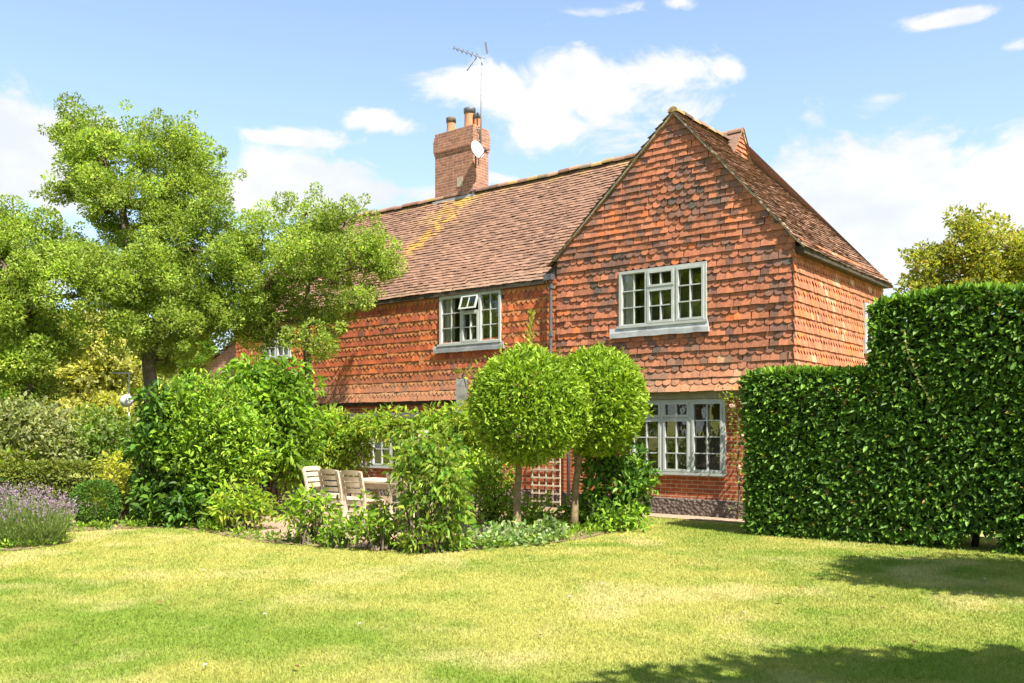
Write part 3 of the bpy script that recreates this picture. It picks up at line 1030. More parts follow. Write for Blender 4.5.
def sheet(name, poly, z, mtl, wob=.06):
    poly = np.array(poly, float)
    P = []
    for i in range(len(poly)):
        p, q = poly[i], poly[(i + 1) % len(poly)]
        k = max(1, int(np.linalg.norm(q - p) / .15))
        for j in range(k):
            P.append(p + (q - p) * j / k)
    P = np.array(P)
    P += np.stack([fbm(P[:, 0] * 2, P[:, 1] * 2, 5) - .5, fbm(P[:, 0] * 2, P[:, 1] * 2, 6) - .5], -1) * wob * 2
    mb = MB()
    mb.add(np.c_[P, np.full(len(P), z)], [tuple(range(len(P)))])
    return tag(mb.build(name, mtl), kind='structure')


sheet('flower_bed', BED, .006, M_SOIL, .12)
gl_ = [hw(-4.6, .1)[:2], hw(-4.6, -.55)[:2], hw(-1.2, -.62)[:2], hw(2.4, -.7)[:2], hw(2.4, .1)[:2]]
sheet('wall_path', gl_, .010, M_GRAVEL)
PAT = [(-3.95, 13.55), (-1.9, 12.2), (-.2, 13.6), (-.6, 17.6), (-3.4, 19.8), (-5.6, 17.0)]
sheet('patio', PAT, .014, M_PATIO)
sheet('garden_path', [(-8.2, 14.35), (-6.7, 15.15), (-7.6, 16.3), (-12, 16.6), (-12, 15.7), (-8.8, 15.6)], .010, M_GRAVEL)

# grass blades: one countless mass
nb = 640000
u = rng.random(nb)
Yb = 4.6 * (17.0 / 4.6) ** u
Xb = (rng.random(nb) * 2 - 1) * (.64 * Yb + 2.2)
je = rng.normal(0, .15, (2, nb))
ok = ~inpoly(Xb + je[0], Yb + je[1], BED) & ~inpoly(Xb + je[0] * .6, Yb + je[1] * .6, np.array(gl_))
# in front of the house wall only
loc = (np.stack([Xb, Yb], -1) - HO[:2]) @ np.stack([HX[:2], HY[:2]], 1)
ok &= loc[:, 1] < -.35
Xb = Xb[ok]; Yb = Yb[ok]; nb = len(Xb)
zg = (fbm(Xb * .35, Yb * .35, 7) - .5) * .016 - .005
h = (.016 + .016 * rng.random(nb)) * (1 + .7 * (fbm(Xb * 3, Yb * 3, 141) - .5)) * (.8 + .03 * Yb)
w = .0022 + .00036 * Yb
th_ = rng.random(nb) * 2 * math.pi
ln = rng.normal(0, .5, (nb, 2))
B0 = np.stack([Xb, Yb, zg - .004], -1)
sx = np.stack([np.cos(th_) * w, np.sin(th_) * w, 0 * w], -1)
tip = B0 + np.stack([ln[:, 0] * h, ln[:, 1] * h, h], -1)
V = np.stack([B0 - sx, B0 + sx, tip], 1).reshape(-1, 3)
cb_ = lawn_col(Xb, Yb) * rng.normal(1.0, .09, (nb, 1)).clip(.5, 1.6) * np.array([1.0, 1.02, .92])
Cb = np.repeat(cb_, 3, 0)
mb = MB(); mb.addnp(V, np.arange(nb * 3).reshape(-1, 3), Cb)
tag(mb.build('lawn_grass', M_GRASSB), 'short dry summer grass of the lawn', 'grass', kind='stuff')

# ------------------------------------------------------------------ foliage


def leaf_arrays(P, D, Nh, size, wide, fold, droop=0.0):
    n = len(P)
    D = nrm(D); side = nrm(np.cross(D, Nh)); N = np.cross(side, D)
    size = np.broadcast_to(size, (n,))[:, None]; wd = size * wide / 2
    b = P
    dr = np.array([0, 0, -1.]) * droop
    t = P + size * nrm(D + dr * 1.0)
    l1 = P + D * size * .33 + side * wd + N * wd * fold
    r1 = P + D * size * .33 - side * wd + N * wd * fold
    D2 = nrm(D + dr * .6)
    l2 = P + D2 * size * .72 + side * wd * .75 + N * wd * fold * .7
    r2 = P + D2 * size * .72 - side * wd * .75 + N * wd * fold * .7
    V = np.stack([b, t, l1, r1, l2, r2], 1).reshape(-1, 3)
    k = (np.arange(n) * 6)[:, None]
    F = np.concatenate([k + np.array([[0, 1, 4, 2]]), k + np.array([[0, 3, 5, 1]])], 0)
    return V, F


def rdir(n):
    return nrm(rng.normal(0, 1, (n, 3)))


def palcol(pal, n, jit=.16):
    pal = np.array(pal, float)
    a = pal[rng.integers(0, len(pal), n)]; b = pal[rng.integers(0, len(pal), n)]
    f = rng.random((n, 1))
    return (a * f + b * (1 - f)) * rng.normal(1, jit, (n, 1)).clip(.5, 1.6)


def clumps_to_leaves(mb, cen, rad, per, size, pal, wide=.5, fold=.3, flat=1.0, up=.5, out=.8, droop=.1, clumpvar=.2, shell=.45):
    """leaves spread through the volume of many small clumps"""
    k = len(cen)
    if np.ndim(per) == 0: per = np.full(k, per)
    idx = np.repeat(np.arange(k), per.astype(int)); n = len(idx)
    d = rdir(n); r = (shell + (1 - shell) * rng.random(n) ** .6)
    off = d * (rad[idx] * r)[:, None]; off[:, 2] *= flat
    P = cen[idx] + off
    D = d * out + rdir(n) * .75 + np.array([0, 0, up * .5])
    Nh = rdir(n) * .75 + np.array([0, 0, .8]) + d * .35
    sz = size * rng.uniform(.65, 1.3, n)
    V, F = leaf_arrays(P, D, Nh, sz, wide, fold, droop)
    c = palcol(pal, n) * rng.normal(1, clumpvar, k).clip(.6, 1.5)[idx][:, None]
    mb.addnp(V, F, np.repeat(c, 6, 0))


def ell_points(c, r, n, inner=.25):
    d = rdir(n); q = (inner + (1 - inner) * rng.random(n)) ** .6
    return np.asarray(c) + d * q[:, None] * np.asarray(r)


def curve(p, q, bend=.15, k=6):
    p = np.asarray(p, float); q = np.asarray(q, float)
    L = np.linalg.norm(q - p); o = rdir(1)[0] * bend * L
    t = np.linspace(0, 1, k)[:, None]
    return p * (1 - t) + q * t + o * (np.sin(t * math.pi)) + rng.normal(0, .012 * L, (k, 3)) * np.sin(t * math.pi)


def tree(name, label, cat, base, trunk, lobes, leaf, per, pal, group=None, r0=.2, mtl=None, crad=(.24, .46), dens=1.0, bark=None, wide=.5, spread=1.0, flat=.8, sub=1.0):
    """base: world xyz; trunk: list of world points up the stem; lobes: (centre, radii) in world units"""
    global rng
    rng = np.random.default_rng(sum(map(ord, label)))     # every tree keeps its own shape
    T = empty(name, base, label, cat, group=group)
    B = np.asarray(base, float)
    tr = np.asarray(trunk, float)
    mb = MB()
    k = len(tr)
    # smooth the stem
    t = np.linspace(0, k - 1, 4 * k)
    st = np.stack([np.interp(t, np.arange(k), tr[:, i]) for i in range(3)], -1) + rng.normal(0, .012, (4 * k, 3))
    rr = r0 * (1 - .6 * np.linspace(0, 1, 4 * k)); rr[0] *= 1.35; rr[1] *= 1.12
    mb.tube(st - B, rr, 10)
    cl = MB()
    for (c, r) in lobes:
        c = np.asarray(c, float); r = np.asarray(r, float)
        # limb from the nearest lower stem point
        dist = np.linalg.norm(st - c, axis=1) + np.where(st[:, 2] > c[2] + .2, 3, 0)
        j = int(np.argmin(dist)); s = st[j]
        pts = curve(s, c, .13, 7)
        mb.tube(pts - B, np.linspace(min(rr[j] * .75, .12), .03, 7), 7)
        vol = (r[0] * r[1] * r[2]) ** (1 / 3)
        n = max(5, int(17 * dens * (vol / .9) ** 2))
        cc = ell_points(c, r, n)
        rad = rng.uniform(crad[0], crad[1], n) * (.75 + .25 * vol) * sub
        # sprigs that break the outline
        ns = int(n * .9)
        dd_ = nrm(rdir(ns) + np.array([0, 0, .35]))
        cs_ = c + dd_ * r * rng.uniform(.95, 1.45, (ns, 1))
        cc = np.concatenate([cc, cs_]); rad = np.concatenate([rad, rng.uniform(.35, .6, ns) * crad[0]])
        for q in cc[:max(4, n // 2)]:
            pp = curve(c, q, .12, 5)
            mb.tube(pp - B, np.linspace(.028, .008, 5), 5, cap=False)
        clumps_to_leaves(cl, cc - B, rad, np.maximum(10, per * (rad / .45) ** 1.8), leaf, pal, wide=wide, flat=flat)
    mb.build('trunk', bark or M_BARK, T)
    cl.build('crown', mtl or M_LEAF, T)
    return T


def L(px, y, rx, ry, Y, dY=0, depth=None):
    """a crown lobe: seen at px,y with half-size rx,ry pixels when Y metres away"""
    f = Y / 900
    return (at(px, y, Y) + [0, dY, 0], (rx * f, (depth or (rx + ry) / 2 * f), ry * f))


G_OAK = [(.21, .32, .045), (.28, .385, .06), (.35, .44, .085), (.125, .20, .03), (.41, .45, .10)]
G_MID = [(.13, .25, .024), (.19, .32, .032), (.26, .37, .042), (.085, .17, .02)]
G_LAUREL = [(.045, .11, .015), (.065, .15, .02), (.09, .18, .025), (.03, .075, .012)]
G_LIME = [(.21, .36, .024), (.28, .43, .032), (.35, .46, .045), (.13, .24, .02)]
G_YEL = [(.30, .31, .04), (.38, .34, .06), (.22, .26, .03), (.15, .20, .03)]
G_GREY = [(.24, .29, .10), (.33, .36, .15), (.18, .23, .08), (.40, .40, .17)]

# --- big tree on the left
YA = 20.0
tree('broadleaf_tree', 'tall light green tree at left whose crown rises highest against the sky', 'tree', (*at(152, 500, YA)[:2], 0),
     [(*at(152, 500, YA)[:2], 0), at(152, 420, YA), at(150, 370, YA), at(142, 310, YA), at(127, 245, YA), at(122, 205, YA)],
     [L(72, 122, 20, 22, YA), L(85, 150, 28, 30, YA), L(112, 165, 42, 34, YA, -.4), L(165, 138, 42, 24, YA), L(178, 178, 44, 40, YA, .5), L(205, 205, 24, 34, YA),
      L(58, 188, 24, 9, YA), L(140, 205, 45, 26, YA, -.7), L(86, 205, 26, 22, YA, .5), L(190, 250, 48, 32, YA, -.3), L(150, 282, 55, 32, YA, -.8), L(210, 285, 40, 36, YA, .3),
      L(128, 292, 40, 18, YA, -.5), L(222, 308, 36, 22, YA), L(165, 330, 48, 22, YA, -.8), L(235, 262, 30, 30, YA, .4), L(160, 355, 40, 18, YA, .4), L(112, 228, 12, 14, YA, .3), L(155, 245, 30, 22, YA, .4), L(178, 225, 34, 24, YA), L(180, 310, 50, 30, YA, .6), L(118, 268, 28, 18, YA, .3)],
     .062, 760, G_OAK, r0=.19, dens=1.4)
# --- tree in front of the far end of the house
YB = 20.3
tree('broadleaf_tree', 'green tree overlapping the main roof and half hiding the far upper window', 'tree', (*at(314, 500, YB)[:2], 0),
     [(*at(314, 500, YB)[:2], 0), at(312, 420, YB), at(306, 350, YB), at(308, 280, YB)],
     [L(300, 222, 40, 24, YB), L(262, 240, 32, 30, YB), L(345, 224, 34, 22, YB), L(370, 256, 24, 22, YB, -.3), L(340, 250, 34, 24, YB, .3), L(385, 268, 10, 10, YB, -.3), L(318, 262, 42, 26, YB, -.7), L(272, 285, 36, 26, YB, -.3),
      L(300, 305, 28, 18, YB), L(258, 318, 30, 22, YB, .3), L(310, 340, 32, 17, YB, -.6), L(246, 335, 28, 14, YB, .2), L(330, 320, 24, 16, YB), L(362, 300, 20, 8, YB, -.5), L(345, 282, 22, 10, YB, .2)],
     .062, 720, G_OAK, r0=.13, dens=1.3)
# --- tree at the left edge, its branches making an arch
YC = 18.6
tree('broadleaf_tree', 'spreading green tree cut by the left edge of the picture', 'tree', (*at(12, 500, YC)[:2], 0),
     [(*at(12, 500, YC)[:2], 0), at(14, 440, YC), at(34, 370, YC), at(30, 300, YC), at(15, 250, YC)],
     [L(-20, 240, 45, 32, YC), L(22, 222, 34, 20, YC), L(52, 240, 26, 22, YC, .4), L(20, 270, 52, 28, YC, -.6), L(72, 275, 34, 24, YC, -.2), L(-30, 320, 55, 45, YC),
      L(40, 315, 46, 28, YC, -.5), L(100, 292, 26, 16, YC), L(60, 265, 40, 30, YC, .5), L(55, 330, 34, 20, YC), L(0, 290, 40, 40, YC, .4), L(10, 362, 44, 30, YC, -.3), L(45, 345, 18, 22, YC, .2), L(-10, 405, 45, 30, YC), L(28, 395, 20, 22, YC, .4), L(10, 430, 40, 26, YC, -.4)],
     .064, 760, G_OAK, r0=.14, dens=1.35)

# --- trees seen far beyond the garden
for (px, y, rx, ry, Y, pal, lab) in (
        (92, 362, 42, 66, 42, [(.46, .45, .12), (.52, .48, .15), (.36, .38, .09)], 'distant yellow-green tree framed by the arch of branches'),  # leaf colours paled to paint in distance haze and far sunlight
        (135, 360, 28, 60, 47, [(.34, .38, .12), (.42, .44, .15), (.26, .30, .09)], 'distant pale green tree right of the yellow one'),
        (30, 360, 50, 70, 50, G_MID, 'distant mid green tree behind the left edge tree'),
        (-40, 340, 50, 70, 52, G_MID, 'distant green tree beyond the left edge'),
        (188, 372, 34, 48, 50, G_MID, 'distant green tree behind the lean-to end of the house')):
    b = at(px, 431, Y); b[2] = 0
    tree('background_tree', lab, 'tree', tuple(b), [b, b + [0, 0, 1.2], at(px, y + 10, Y)],
         [L(px, y, rx, ry * .6, Y), L(px - rx * .5, y + ry * .45, rx * .8, ry * .5, Y), L(px + rx * .5, y + ry * .5, rx * .8, ry * .5, Y, .4), L(px, y + ry * .95, rx * 1.2, ry * .45, Y, -.8)],
         .24, 150, pal, group='trees far beyond the garden', r0=.22, crad=(.5, .9), dens=.55, sub=1.1)

# --- tree behind the hedge on the right
YR = 21.0
tree('broadleaf_tree', 'yellow-green tree with bronze tints rising behind the tall hedge', 'tree', (*at(985, 500, YR)[:2], 0),
     [(*at(985, 500, YR)[:2], 0), at(985, 400, YR), at(980, 310, YR), at(978, 270, YR)],
     [L(972, 228, 26, 14, YR), L(930, 262, 26, 18, YR), L(975, 255, 40, 22, YR, -.4), L(1012, 252, 30, 20, YR), L(920, 290, 22, 18, YR), L(960, 285, 40, 20, YR, -.3), L(1015, 285, 40, 24, YR), L(1045, 262, 30, 30, YR)],
     .10, 300, [(.34, .37, .05), (.41, .41, .07), (.24, .30, .04), (.36, .26, .06), (.17, .22, .03)], r0=.2, dens=1.7)


def shrub(name, label, cat, base, lobes, leaf, per, pal, mtl=None, dens=1.0, wide=.5, stems=7, crad=(.16, .30), up=.5, out=.8, droop=.15, group=None, flat=.9, bark=None, fold=.3, parts=None, clumpvar=.2):
    global rng
    rng = np.random.default_rng(sum(map(ord, label)))
    T = empty(name, base, label, cat, group=group)
    B = np.asarray(base, float)
    mb = MB(); cl = MB()
    allc = []
    for (c, r) in lobes:
        c = np.asarray(c, float); r = np.asarray(r, float)
        vol = (r[0] * r[1] * r[2]) ** (1 / 3)
        n = max(4, int(24 * dens * (vol / .6) ** 2))
        cc = ell_points(c, r, n, .35)
        cc[:, 2] = np.maximum(cc[:, 2], .06)
        rad = rng.uniform(*crad, n)
        clumps_to_leaves(cl, cc - B, rad, np.maximum(8, per * (rad / .22) ** 1.5), leaf, pal, wide=wide, up=up, out=out, droop=droop, flat=flat, fold=fold, clumpvar=clumpvar)
        allc.append(cc)
    allc = np.concatenate(allc)
    for q in allc[rng.choice(len(allc), min(len(allc), stems * 4), replace=False)]:
        s = B + [rng.normal(0, .07), rng.normal(0, .07), 0]
        pts = curve(s, q, .12, 6); pts[:, 2] = np.maximum(pts[:, 2], .0)
        mb.tube(pts - B, np.linspace(.018, .005, 6), 5, cap=False)
    mb.build('stems', bark or M_BARK, T)
    c_ = cl.build('foliage', mtl or M_LEAF, T)
    return T


def gp(px, Y):
    return np.array([(px - 512) / 900 * Y, Y, 0.])


# --- low weeds and seedlings over the floor of the bed, thickest where it meets the grass
n0 = 5200
xb = rng.uniform(-8.6, 2.6, n0); yb = rng.uniform(11.5, 17.2, n0)
je2 = rng.normal(0, .07, (2, n0))
inb = inpoly(xb + je2[0], yb + je2[1], BED)
edge = inb & ~(inpoly(xb, yb + -.55, BED) & inpoly(xb + .4, yb - .3, BED) & inpoly(xb - .4, yb - .3, BED))
keep = inb & ~inpoly(xb, yb, np.array(PAT)) & (edge | (rng.random(n0) < .25)) & (fbm(xb * 1.8, yb * 1.8, 303) > .36)
xb = xb[keep]; yb = yb[keep]; n0 = len(xb)
cl = MB()
clumps_to_leaves(cl, np.stack([xb, yb, rng.uniform(.02, .09, n0)], -1), rng.uniform(.04, .11, n0), 11, .06, G_LIME + G_MID, wide=.4, up=1.2, flat=.7, clumpvar=.25)
cl.V = [np.maximum(v, [-99, -99, .004]) for v in cl.V]
tag(cl.build('bed_weeds', M_LEAF), 'low weeds and seedlings covering the bed edge', 'weeds', kind='stuff')

# --- large shrub group
shrub('large_shrub', 'big rounded bright green shrub left of the garden chairs, in front of the others', 'shrub', tuple(gp(214, 15.6)),
      [L(205, 418, 52, 42, 15.6), L(180, 440, 36, 44, 15.6, .2), L(238, 440, 34, 40, 15.6), L(205, 455, 46, 28, 15.6, -.2)], .10, 56, G_LIME + [(.07, .15, .015)], dens=2.0, wide=.42, mtl=M_GLOSS)
T = bpy.data.objects[-1] if False else None
shrub('large_shrub', 'tall drooping-leaved shrub behind and right of the rounded one, against the house', 'shrub', tuple(gp(268, 16.9)),
      [L(262, 385, 34, 24, 16.9), L(288, 400, 26, 36, 16.9), L(250, 415, 30, 40, 16.9, .3), L(292, 440, 22, 40, 16.9), L(270, 455, 34, 36, 16.9)], .14, 46, G_MID + G_LIME[:2], dens=1.7, wide=.4, droop=.5)
shrub('large_shrub', 'dark green leafy shrub at the shaded foot of the rounded shrub', 'shrub', tuple(gp(165, 15.4)),
      [L(160, 425, 22, 34, 15.4), L(158, 470, 20, 40, 15.4), L(175, 495, 34, 26, 15.4, -.1), L(205, 500, 28, 22, 15.2), L(150, 500, 14, 20, 15.3)], .145, 38, G_LAUREL + G_MID[:2], dens=1.7, wide=.45, droop=.35, mtl=M_GLOSS)
mbt = MB(); b0 = gp(217, 15.3)
mbt.tube([b0, b0 + [.02, 0, .5], b0 + [-.05, 0, 1.0], b0 + [-.1, .1, 1.5]], [.085, .07, .06, .03], 9)
o = mbt.build('tree_stump', M_BARK); tag(o, 'brown leaning stem standing inside the large shrubs', 'tree trunk')

# --- herbaceous plants along the lawn edge
for (px, y0, y1, hw_, Y, pal, lab) in (
        (240, 482, 534, 40, 14.4, G_LIME + G_YEL[:1], 'yellow-green leafy plant on bare stems in front of the large shrubs'),
        (309, 487, 546, 27, 12.75, G_LIME, 'leafy green plant at the lawn edge in front of the chairs'),
        (378, 497, 554, 26, 12.1, G_LIME + G_MID[:1], 'leafy bush between the chairs and the climber column'),
        (337, 518, 550, 12, 12.4, G_MID, 'small tuft plant at the patio edge')):
    ry = (y1 - y0) / 2
    shrub('border_plant', lab, 'plant', tuple(gp(px, Y)), [L(px, y0 + ry * .7, hw_ * .8, ry * .55, Y), L(px - hw_ * .4, y0 + ry * 1.1, hw_ * .55, ry * .5, Y), L(px + hw_ * .4, y0 + ry * 1.1, hw_ * .55, ry * .5, Y, .1)],
          .11, 36, pal, dens=3.0, wide=.34, crad=(.10, .20), droop=.35, stems=6, group='herbaceous plants along the lawn edge')

# --- climber column with its post
YP = 11.9
b = gp(430, YP)
shrub('climber', 'tall column of light green wisteria at the lawn edge, nearest of the climbing plants', 'climbing plant', tuple(b),
      [L(418, 446, 24, 16, YP), L(440, 452, 18, 14, YP), L(430, 478, 30, 24, YP), L(432, 510, 34, 24, YP), L(432, 537, 32, 16, YP), L(452, 495, 16, 34, YP), L(405, 470, 8, 14, YP)],
      .115, 44, [(.17, .31, .035), (.24, .38, .055), (.32, .42, .08), (.09, .19, .025), (.40, .42, .08)], dens=2.9, wide=.30, crad=(.11, .20), droop=.55, stems=8)
mb = MB(); q = gp(423, 12.0)
mb.box(q[0] - .06, q[0] + .06, q[1] - .06, q[1] + .06, 0, 1.58); mb.box(q[0] - .075, q[0] + .075, q[1] - .075, q[1] + .075, 1.58, 1.61)
tag(mb.build('garden_post', M_TEAK), 'pale square timber post poking out above the climber column', 'post')

# --- pergola rail with wisteria in front of the house
PE0 = gp(462, 16.6); PE1 = gp(303, 19.6)
PG = empty('pergola', tuple(PE0), 'weathered grey timber pergola with rails buried in wisteria', 'pergola')
for t_, tp in ((0, 2.56), (.36, 1.95), (.7, 1.95), (1, 1.95)):
    q = (PE1 - PE0) * t_
    mb = MB(); mb.box(q[0] - .105, q[0] + .105, q[1] - .105, q[1] + .105, 0, tp)
    mb.build('post', M_OLDWOOD, PG)
mb = MB(); q = PE1 - PE0
for dz_ in (1.9,):
    mb.beam((0, -.08, dz_), (q[0], q[1] - .08, dz_), .06, .12)
mb.build('rail', M_OLDWOOD, PG)
YW = 17.6
shrub('climber', 'yellow-green wisteria trained along the pergola below the tile skirt', 'climbing plant', tuple(gp(400, 17.5)),
      [L(318, 434, 22, 17, 18.8), L(345, 429, 20, 11, 18.4), L(356, 444, 14, 12, 18.3), L(320, 448, 22, 18, 18.7), L(330, 455, 20, 14, 18.6), L(372, 428, 20, 8, 18.0), L(402, 429, 22, 10, 17.6), L(432, 428, 22, 11, 17.2), L(455, 430, 16, 22, 16.9), L(345, 462, 20, 8, 18.5), L(412, 440, 14, 14, 17.4),
       L(478, 440, 16, 30, 16.7), L(462, 465, 16, 26, 16.7), L(466, 420, 18, 10, 16.2), L(440, 420, 22, 8, 16.8), L(305, 444, 16, 26, 18.9), L(330, 418, 14, 7, 18.6), L(392, 418, 10, 6, 17.7), L(478, 470, 18, 20, 16.4)],
      .13, 36, [(.21, .37, .03), (.29, .43, .045), (.38, .47, .06), (.15, .28, .025), (.44, .44, .08)], dens=3.8, wide=.32, crad=(.13, .25), droop=.4, stems=3)
mb = MB(); q = PE0 + [0, -.0, 2.56]
shrub('post_plant', 'spiky yellowing tuft growing on top of the grey pergola post', 'plant', tuple(q), [((q[0], q[1], q[2] + .14), (.13, .13, .08))], .16, 24, G_YEL, dens=1.5, wide=.12, crad=(.06, .1), stems=3)

# --- shrubs behind and beside the topiary
for (spec, lab, pal, lf, wd) in (
        ([L(492, 470, 22, 34, 15.6), L(485, 495, 22, 22, 15.3), L(515, 508, 20, 14, 15.2)], 'mid green shrub behind the left topiary trunk', G_LIME, .11, .4),
        ([L(548, 514, 22, 13, 15.0), L(575, 514, 16, 16, 15.1)], 'low bright bush between the two topiary trunks', G_LIME + G_MID[:2], .12, .36),
        ([L(618, 470, 30, 24, 14.9), L(610, 498, 30, 26, 14.8), L(632, 480, 18, 22, 14.9), L(598, 455, 18, 16, 15.0), L(640, 510, 10, 12, 14.7)], 'glossy dark shrub under the ground floor window, right of the topiary', G_LAUREL + G_MID[:2] + G_LIME[:1], .13, .42),
        ([L(588, 514, 22, 16, 14.9), L(620, 518, 22, 14, 14.5), L(600, 525, 30, 8, 14.4)], 'light green bush at the foot of the right topiary trunk', G_MID + G_LIME[:2], .11, .36)):
    b = gp(512 + spec[0][0][0] / spec[0][0][1] * 900, spec[0][0][1])
    shrub('garden_shrub', lab, 'shrub', tuple(b), spec, lf, 34, pal, dens=2.0, wide=wd, crad=(.13, .24), droop=.3, group='shrubs in the bed around the topiary', mtl=M_GLOSS)
shrub('ground_cover', 'low silvery pale green ground cover spilling onto the lawn below the left topiary', 'plant', tuple(gp(510, 12.9)),
      [L(485, 538, 24, 8, 12.4), L(512, 534, 28, 9, 12.7), L(540, 531, 22, 8, 13.0), L(472, 544, 14, 6, 12.2), L(525, 541, 26, 5, 12.5), L(555, 532, 16, 6, 13.3)], .075, 40, [(.20, .32, .09), (.29, .40, .14), (.14, .26, .05), (.40, .46, .24)], dens=5, wide=.6, crad=(.09, .16), droop=.1, stems=4)


# --- the two lollipop topiary trees
def topiary(label, base, lean, c, r, seed, pal, shoot=None):
    T = empty('topiary_tree', base, label, 'topiary tree', group='clipped bay lollipops')
    B = np.asarray(base, float); c = np.asarray(c, float)
    mb = MB()
    top = np.array([(c - B)[0] * .25, (c - B)[1] * .25, (c - B)[2] - r[2] * .55])
    mb.tube(curve((0, 0, 0), top, .012, 8), np.linspace(.062, .05, 8) * np.array([1.25, 1.05, 1, 1, 1, 1, 1.05, 1.2]), 10)
    for k in range(12):
        mb.tube(curve(top - [0, 0, .1], c - B + rdir(1)[0] * np.array(r) * .75, .1, 5), np.linspace(.03, .008, 5), 5, cap=False)
    mb.build('trunk', M_BARK2, T)
    cl = MB()
    n = 16500
    d = rdir(n)
    lump = 1 + .11 * (fbm(d[:, 0] * 2.5 + seed, d[:, 1] * 2.5 + d[:, 2] * 2.1, seed) - .5) * 2
    q = (.60 + .42 * rng.random(n) ** .55) * lump
    stray = rng.random(n) < .012
    q[stray] = lump[stray] * rng.uniform(1.03, 1.13, stray.sum())
    P = c - B + d * q[:, None] * np.array(r)
    P[:, 2] = np.maximum(P[:, 2], c[2] - r[2] * .98)
    D = d * .7 + rdir(n) * .9 + np.array([0, 0, .35])
    Nh = rdir(n) * .7 + np.array([0, 0, .7]) - d * .2
    V, F = leaf_arrays(P, D, Nh, .086 * rng.uniform(.5, 1.4, n), .38, .35, .1)
    cc = palcol(pal, n, .26)
    # leaves nearest the crown surface are yellower
    tipk = np.clip((q / lump - .9) / .1, 0, 1)[:, None]
    cc = cc * (1 - tipk * .5) + tipk * .5 * np.array([.33, .42, .035])
    cl.addnp(V, F, np.repeat(cc, 6, 0))
    cl.build('crown', M_GLOSS, T)
    if shoot is not None:
        sm_ = MB(); n = 130
        t = rng.random(n); p = np.asarray(shoot[0]) * (1 - t)[:, None] + np.asarray(shoot[1]) * t[:, None] - B
        P = p + rng.normal(0, .028, (n, 3)) * (1.2 - t)[:, None]
        V, F = leaf_arrays(P, rdir(n) * .6 + [0, 0, .9], rdir(n), .09 * rng.uniform(.7, 1.2, n), .35, .3)
        sm_.addnp(V, F, np.repeat(palcol([(.36, .33, .05), (.42, .34, .07), (.28, .30, .04)], n), 6, 0))
        sm_.build('shoot', M_LEAF, T)
    return T


PT = [(.16, .29, .02), (.23, .38, .028), (.30, .43, .04), (.08, .16, .014)]
Yt = 13.7
topiary('lollipop bay tree with the larger crown, left one of the clipped pair', tuple(gp(517, Yt)), 0, at(528, 407, Yt), (58 / 900 * Yt, 57 / 900 * Yt, 57 / 900 * Yt), 3, PT,
        (at(529, 356, Yt), at(532, 312, Yt)))
Yt = 14.5
topiary('lollipop bay tree with the smaller crown, right one of the clipped pair', tuple(gp(574, Yt)), 0, at(598, 401, Yt), (47 / 900 * Yt, 49 / 900 * Yt, 54 / 900 * Yt), 8, PT)

# --- box ball, lavender and the left border
BB = empty('box_ball', tuple(gp(96, 15.2)), 'small clipped box ball standing at the edge of the lawn', 'clipped shrub')
c = at(96, 503, 15.2) - np.array(BB.location); n = 9000
d = rdir(n); rr_ = np.array([.37, .37, .37]); q = .8 + .2 * rng.random(n) ** .5
P = c + np.sign(d) * np.abs(d) ** .85 * q[:, None] * rr_ * 1.02; P[:, 2] = np.clip(P[:, 2], .0, None)
cl = MB(); V, F = leaf_arrays(P, d + rdir(n) * .7, rdir(n) + d, .035 * rng.uniform(.7, 1.3, n), .55, .3)
cl.addnp(V, F, np.repeat(palcol([(.05, .12, .015), (.08, .17, .02), (.11, .21, .025)], n), 6, 0)); cl.build('foliage', M_GLOSS, BB)
mb = MB(); mb.tube([(0, 0, 0), (0, 0, .4)], [.03, .02], 7); mb.build('stems', M_BARK, BB)

LV = empty('lavender', tuple(gp(16, 12.7)), 'grey-green lavender bush with purple flower spikes at the left edge of the lawn', 'lavender')
lv0 = np.array(LV.location)
st_ = MB(); fl = MB(); n = 2300
ang = rng.random(n) * 2 * math.pi; rad = np.sqrt(rng.random(n))
roots = np.stack([np.cos(ang) * rad * .62, np.sin(ang) * rad * .45, 0 * rad], -1)
dirs = nrm(np.stack([np.cos(ang) * rad * .38 + rng.normal(0, .12, n), np.sin(ang) * rad * .55 + rng.normal(0, .12, n), np.full(n, 1.)], -1))
ht = rng.uniform(.45, .74, n) * (1 - .35 * rad ** 2)
for seg in range(6):
    m_ = n
    P = roots + dirs * (ht * (seg / 6.5 + rng.random(n) * .12))[:, None]
    V, F = leaf_arrays(P, dirs + rdir(n) * .5, rdir(n), .07 * rng.uniform(.7, 1.3, n), .16, .2)
    st_.addnp(V, F, np.repeat(palcol([(.20, .27, .08), (.27, .32, .12), (.15, .23, .05)], n), 6, 0))
tips = roots + dirs * (ht * 1.0)[:, None]
sel = rng.random(n) < .24
V, F = leaf_arrays(tips[sel] - dirs[sel] * .02, dirs[sel] + rdir(sel.sum()) * .12, rdir(sel.sum()), .012 + .15 * rng.random(sel.sum()), .08, .1)
st_.addnp(V, F, np.repeat(palcol([(.2, .24, .10)], sel.sum()), 6, 0))
tp = tips[sel] + dirs[sel] * .10
for k in range(5):
    P = tp + dirs[sel] * (k * .015) + rng.normal(0, .006, (sel.sum(), 3))
    V, F = leaf_arrays(P, dirs[sel] + rdir(sel.sum()) * .9, rdir(sel.sum()), .026, .7, .3)
    fl.addnp(V, F, np.repeat(palcol([(.30, .20, .28), (.38, .27, .34), (.24, .15, .22), (.42, .33, .34)], sel.sum()), 6, 0))
st_.build('foliage', M_LEAF, LV); fl.build('flowers', M_PETAL, LV)


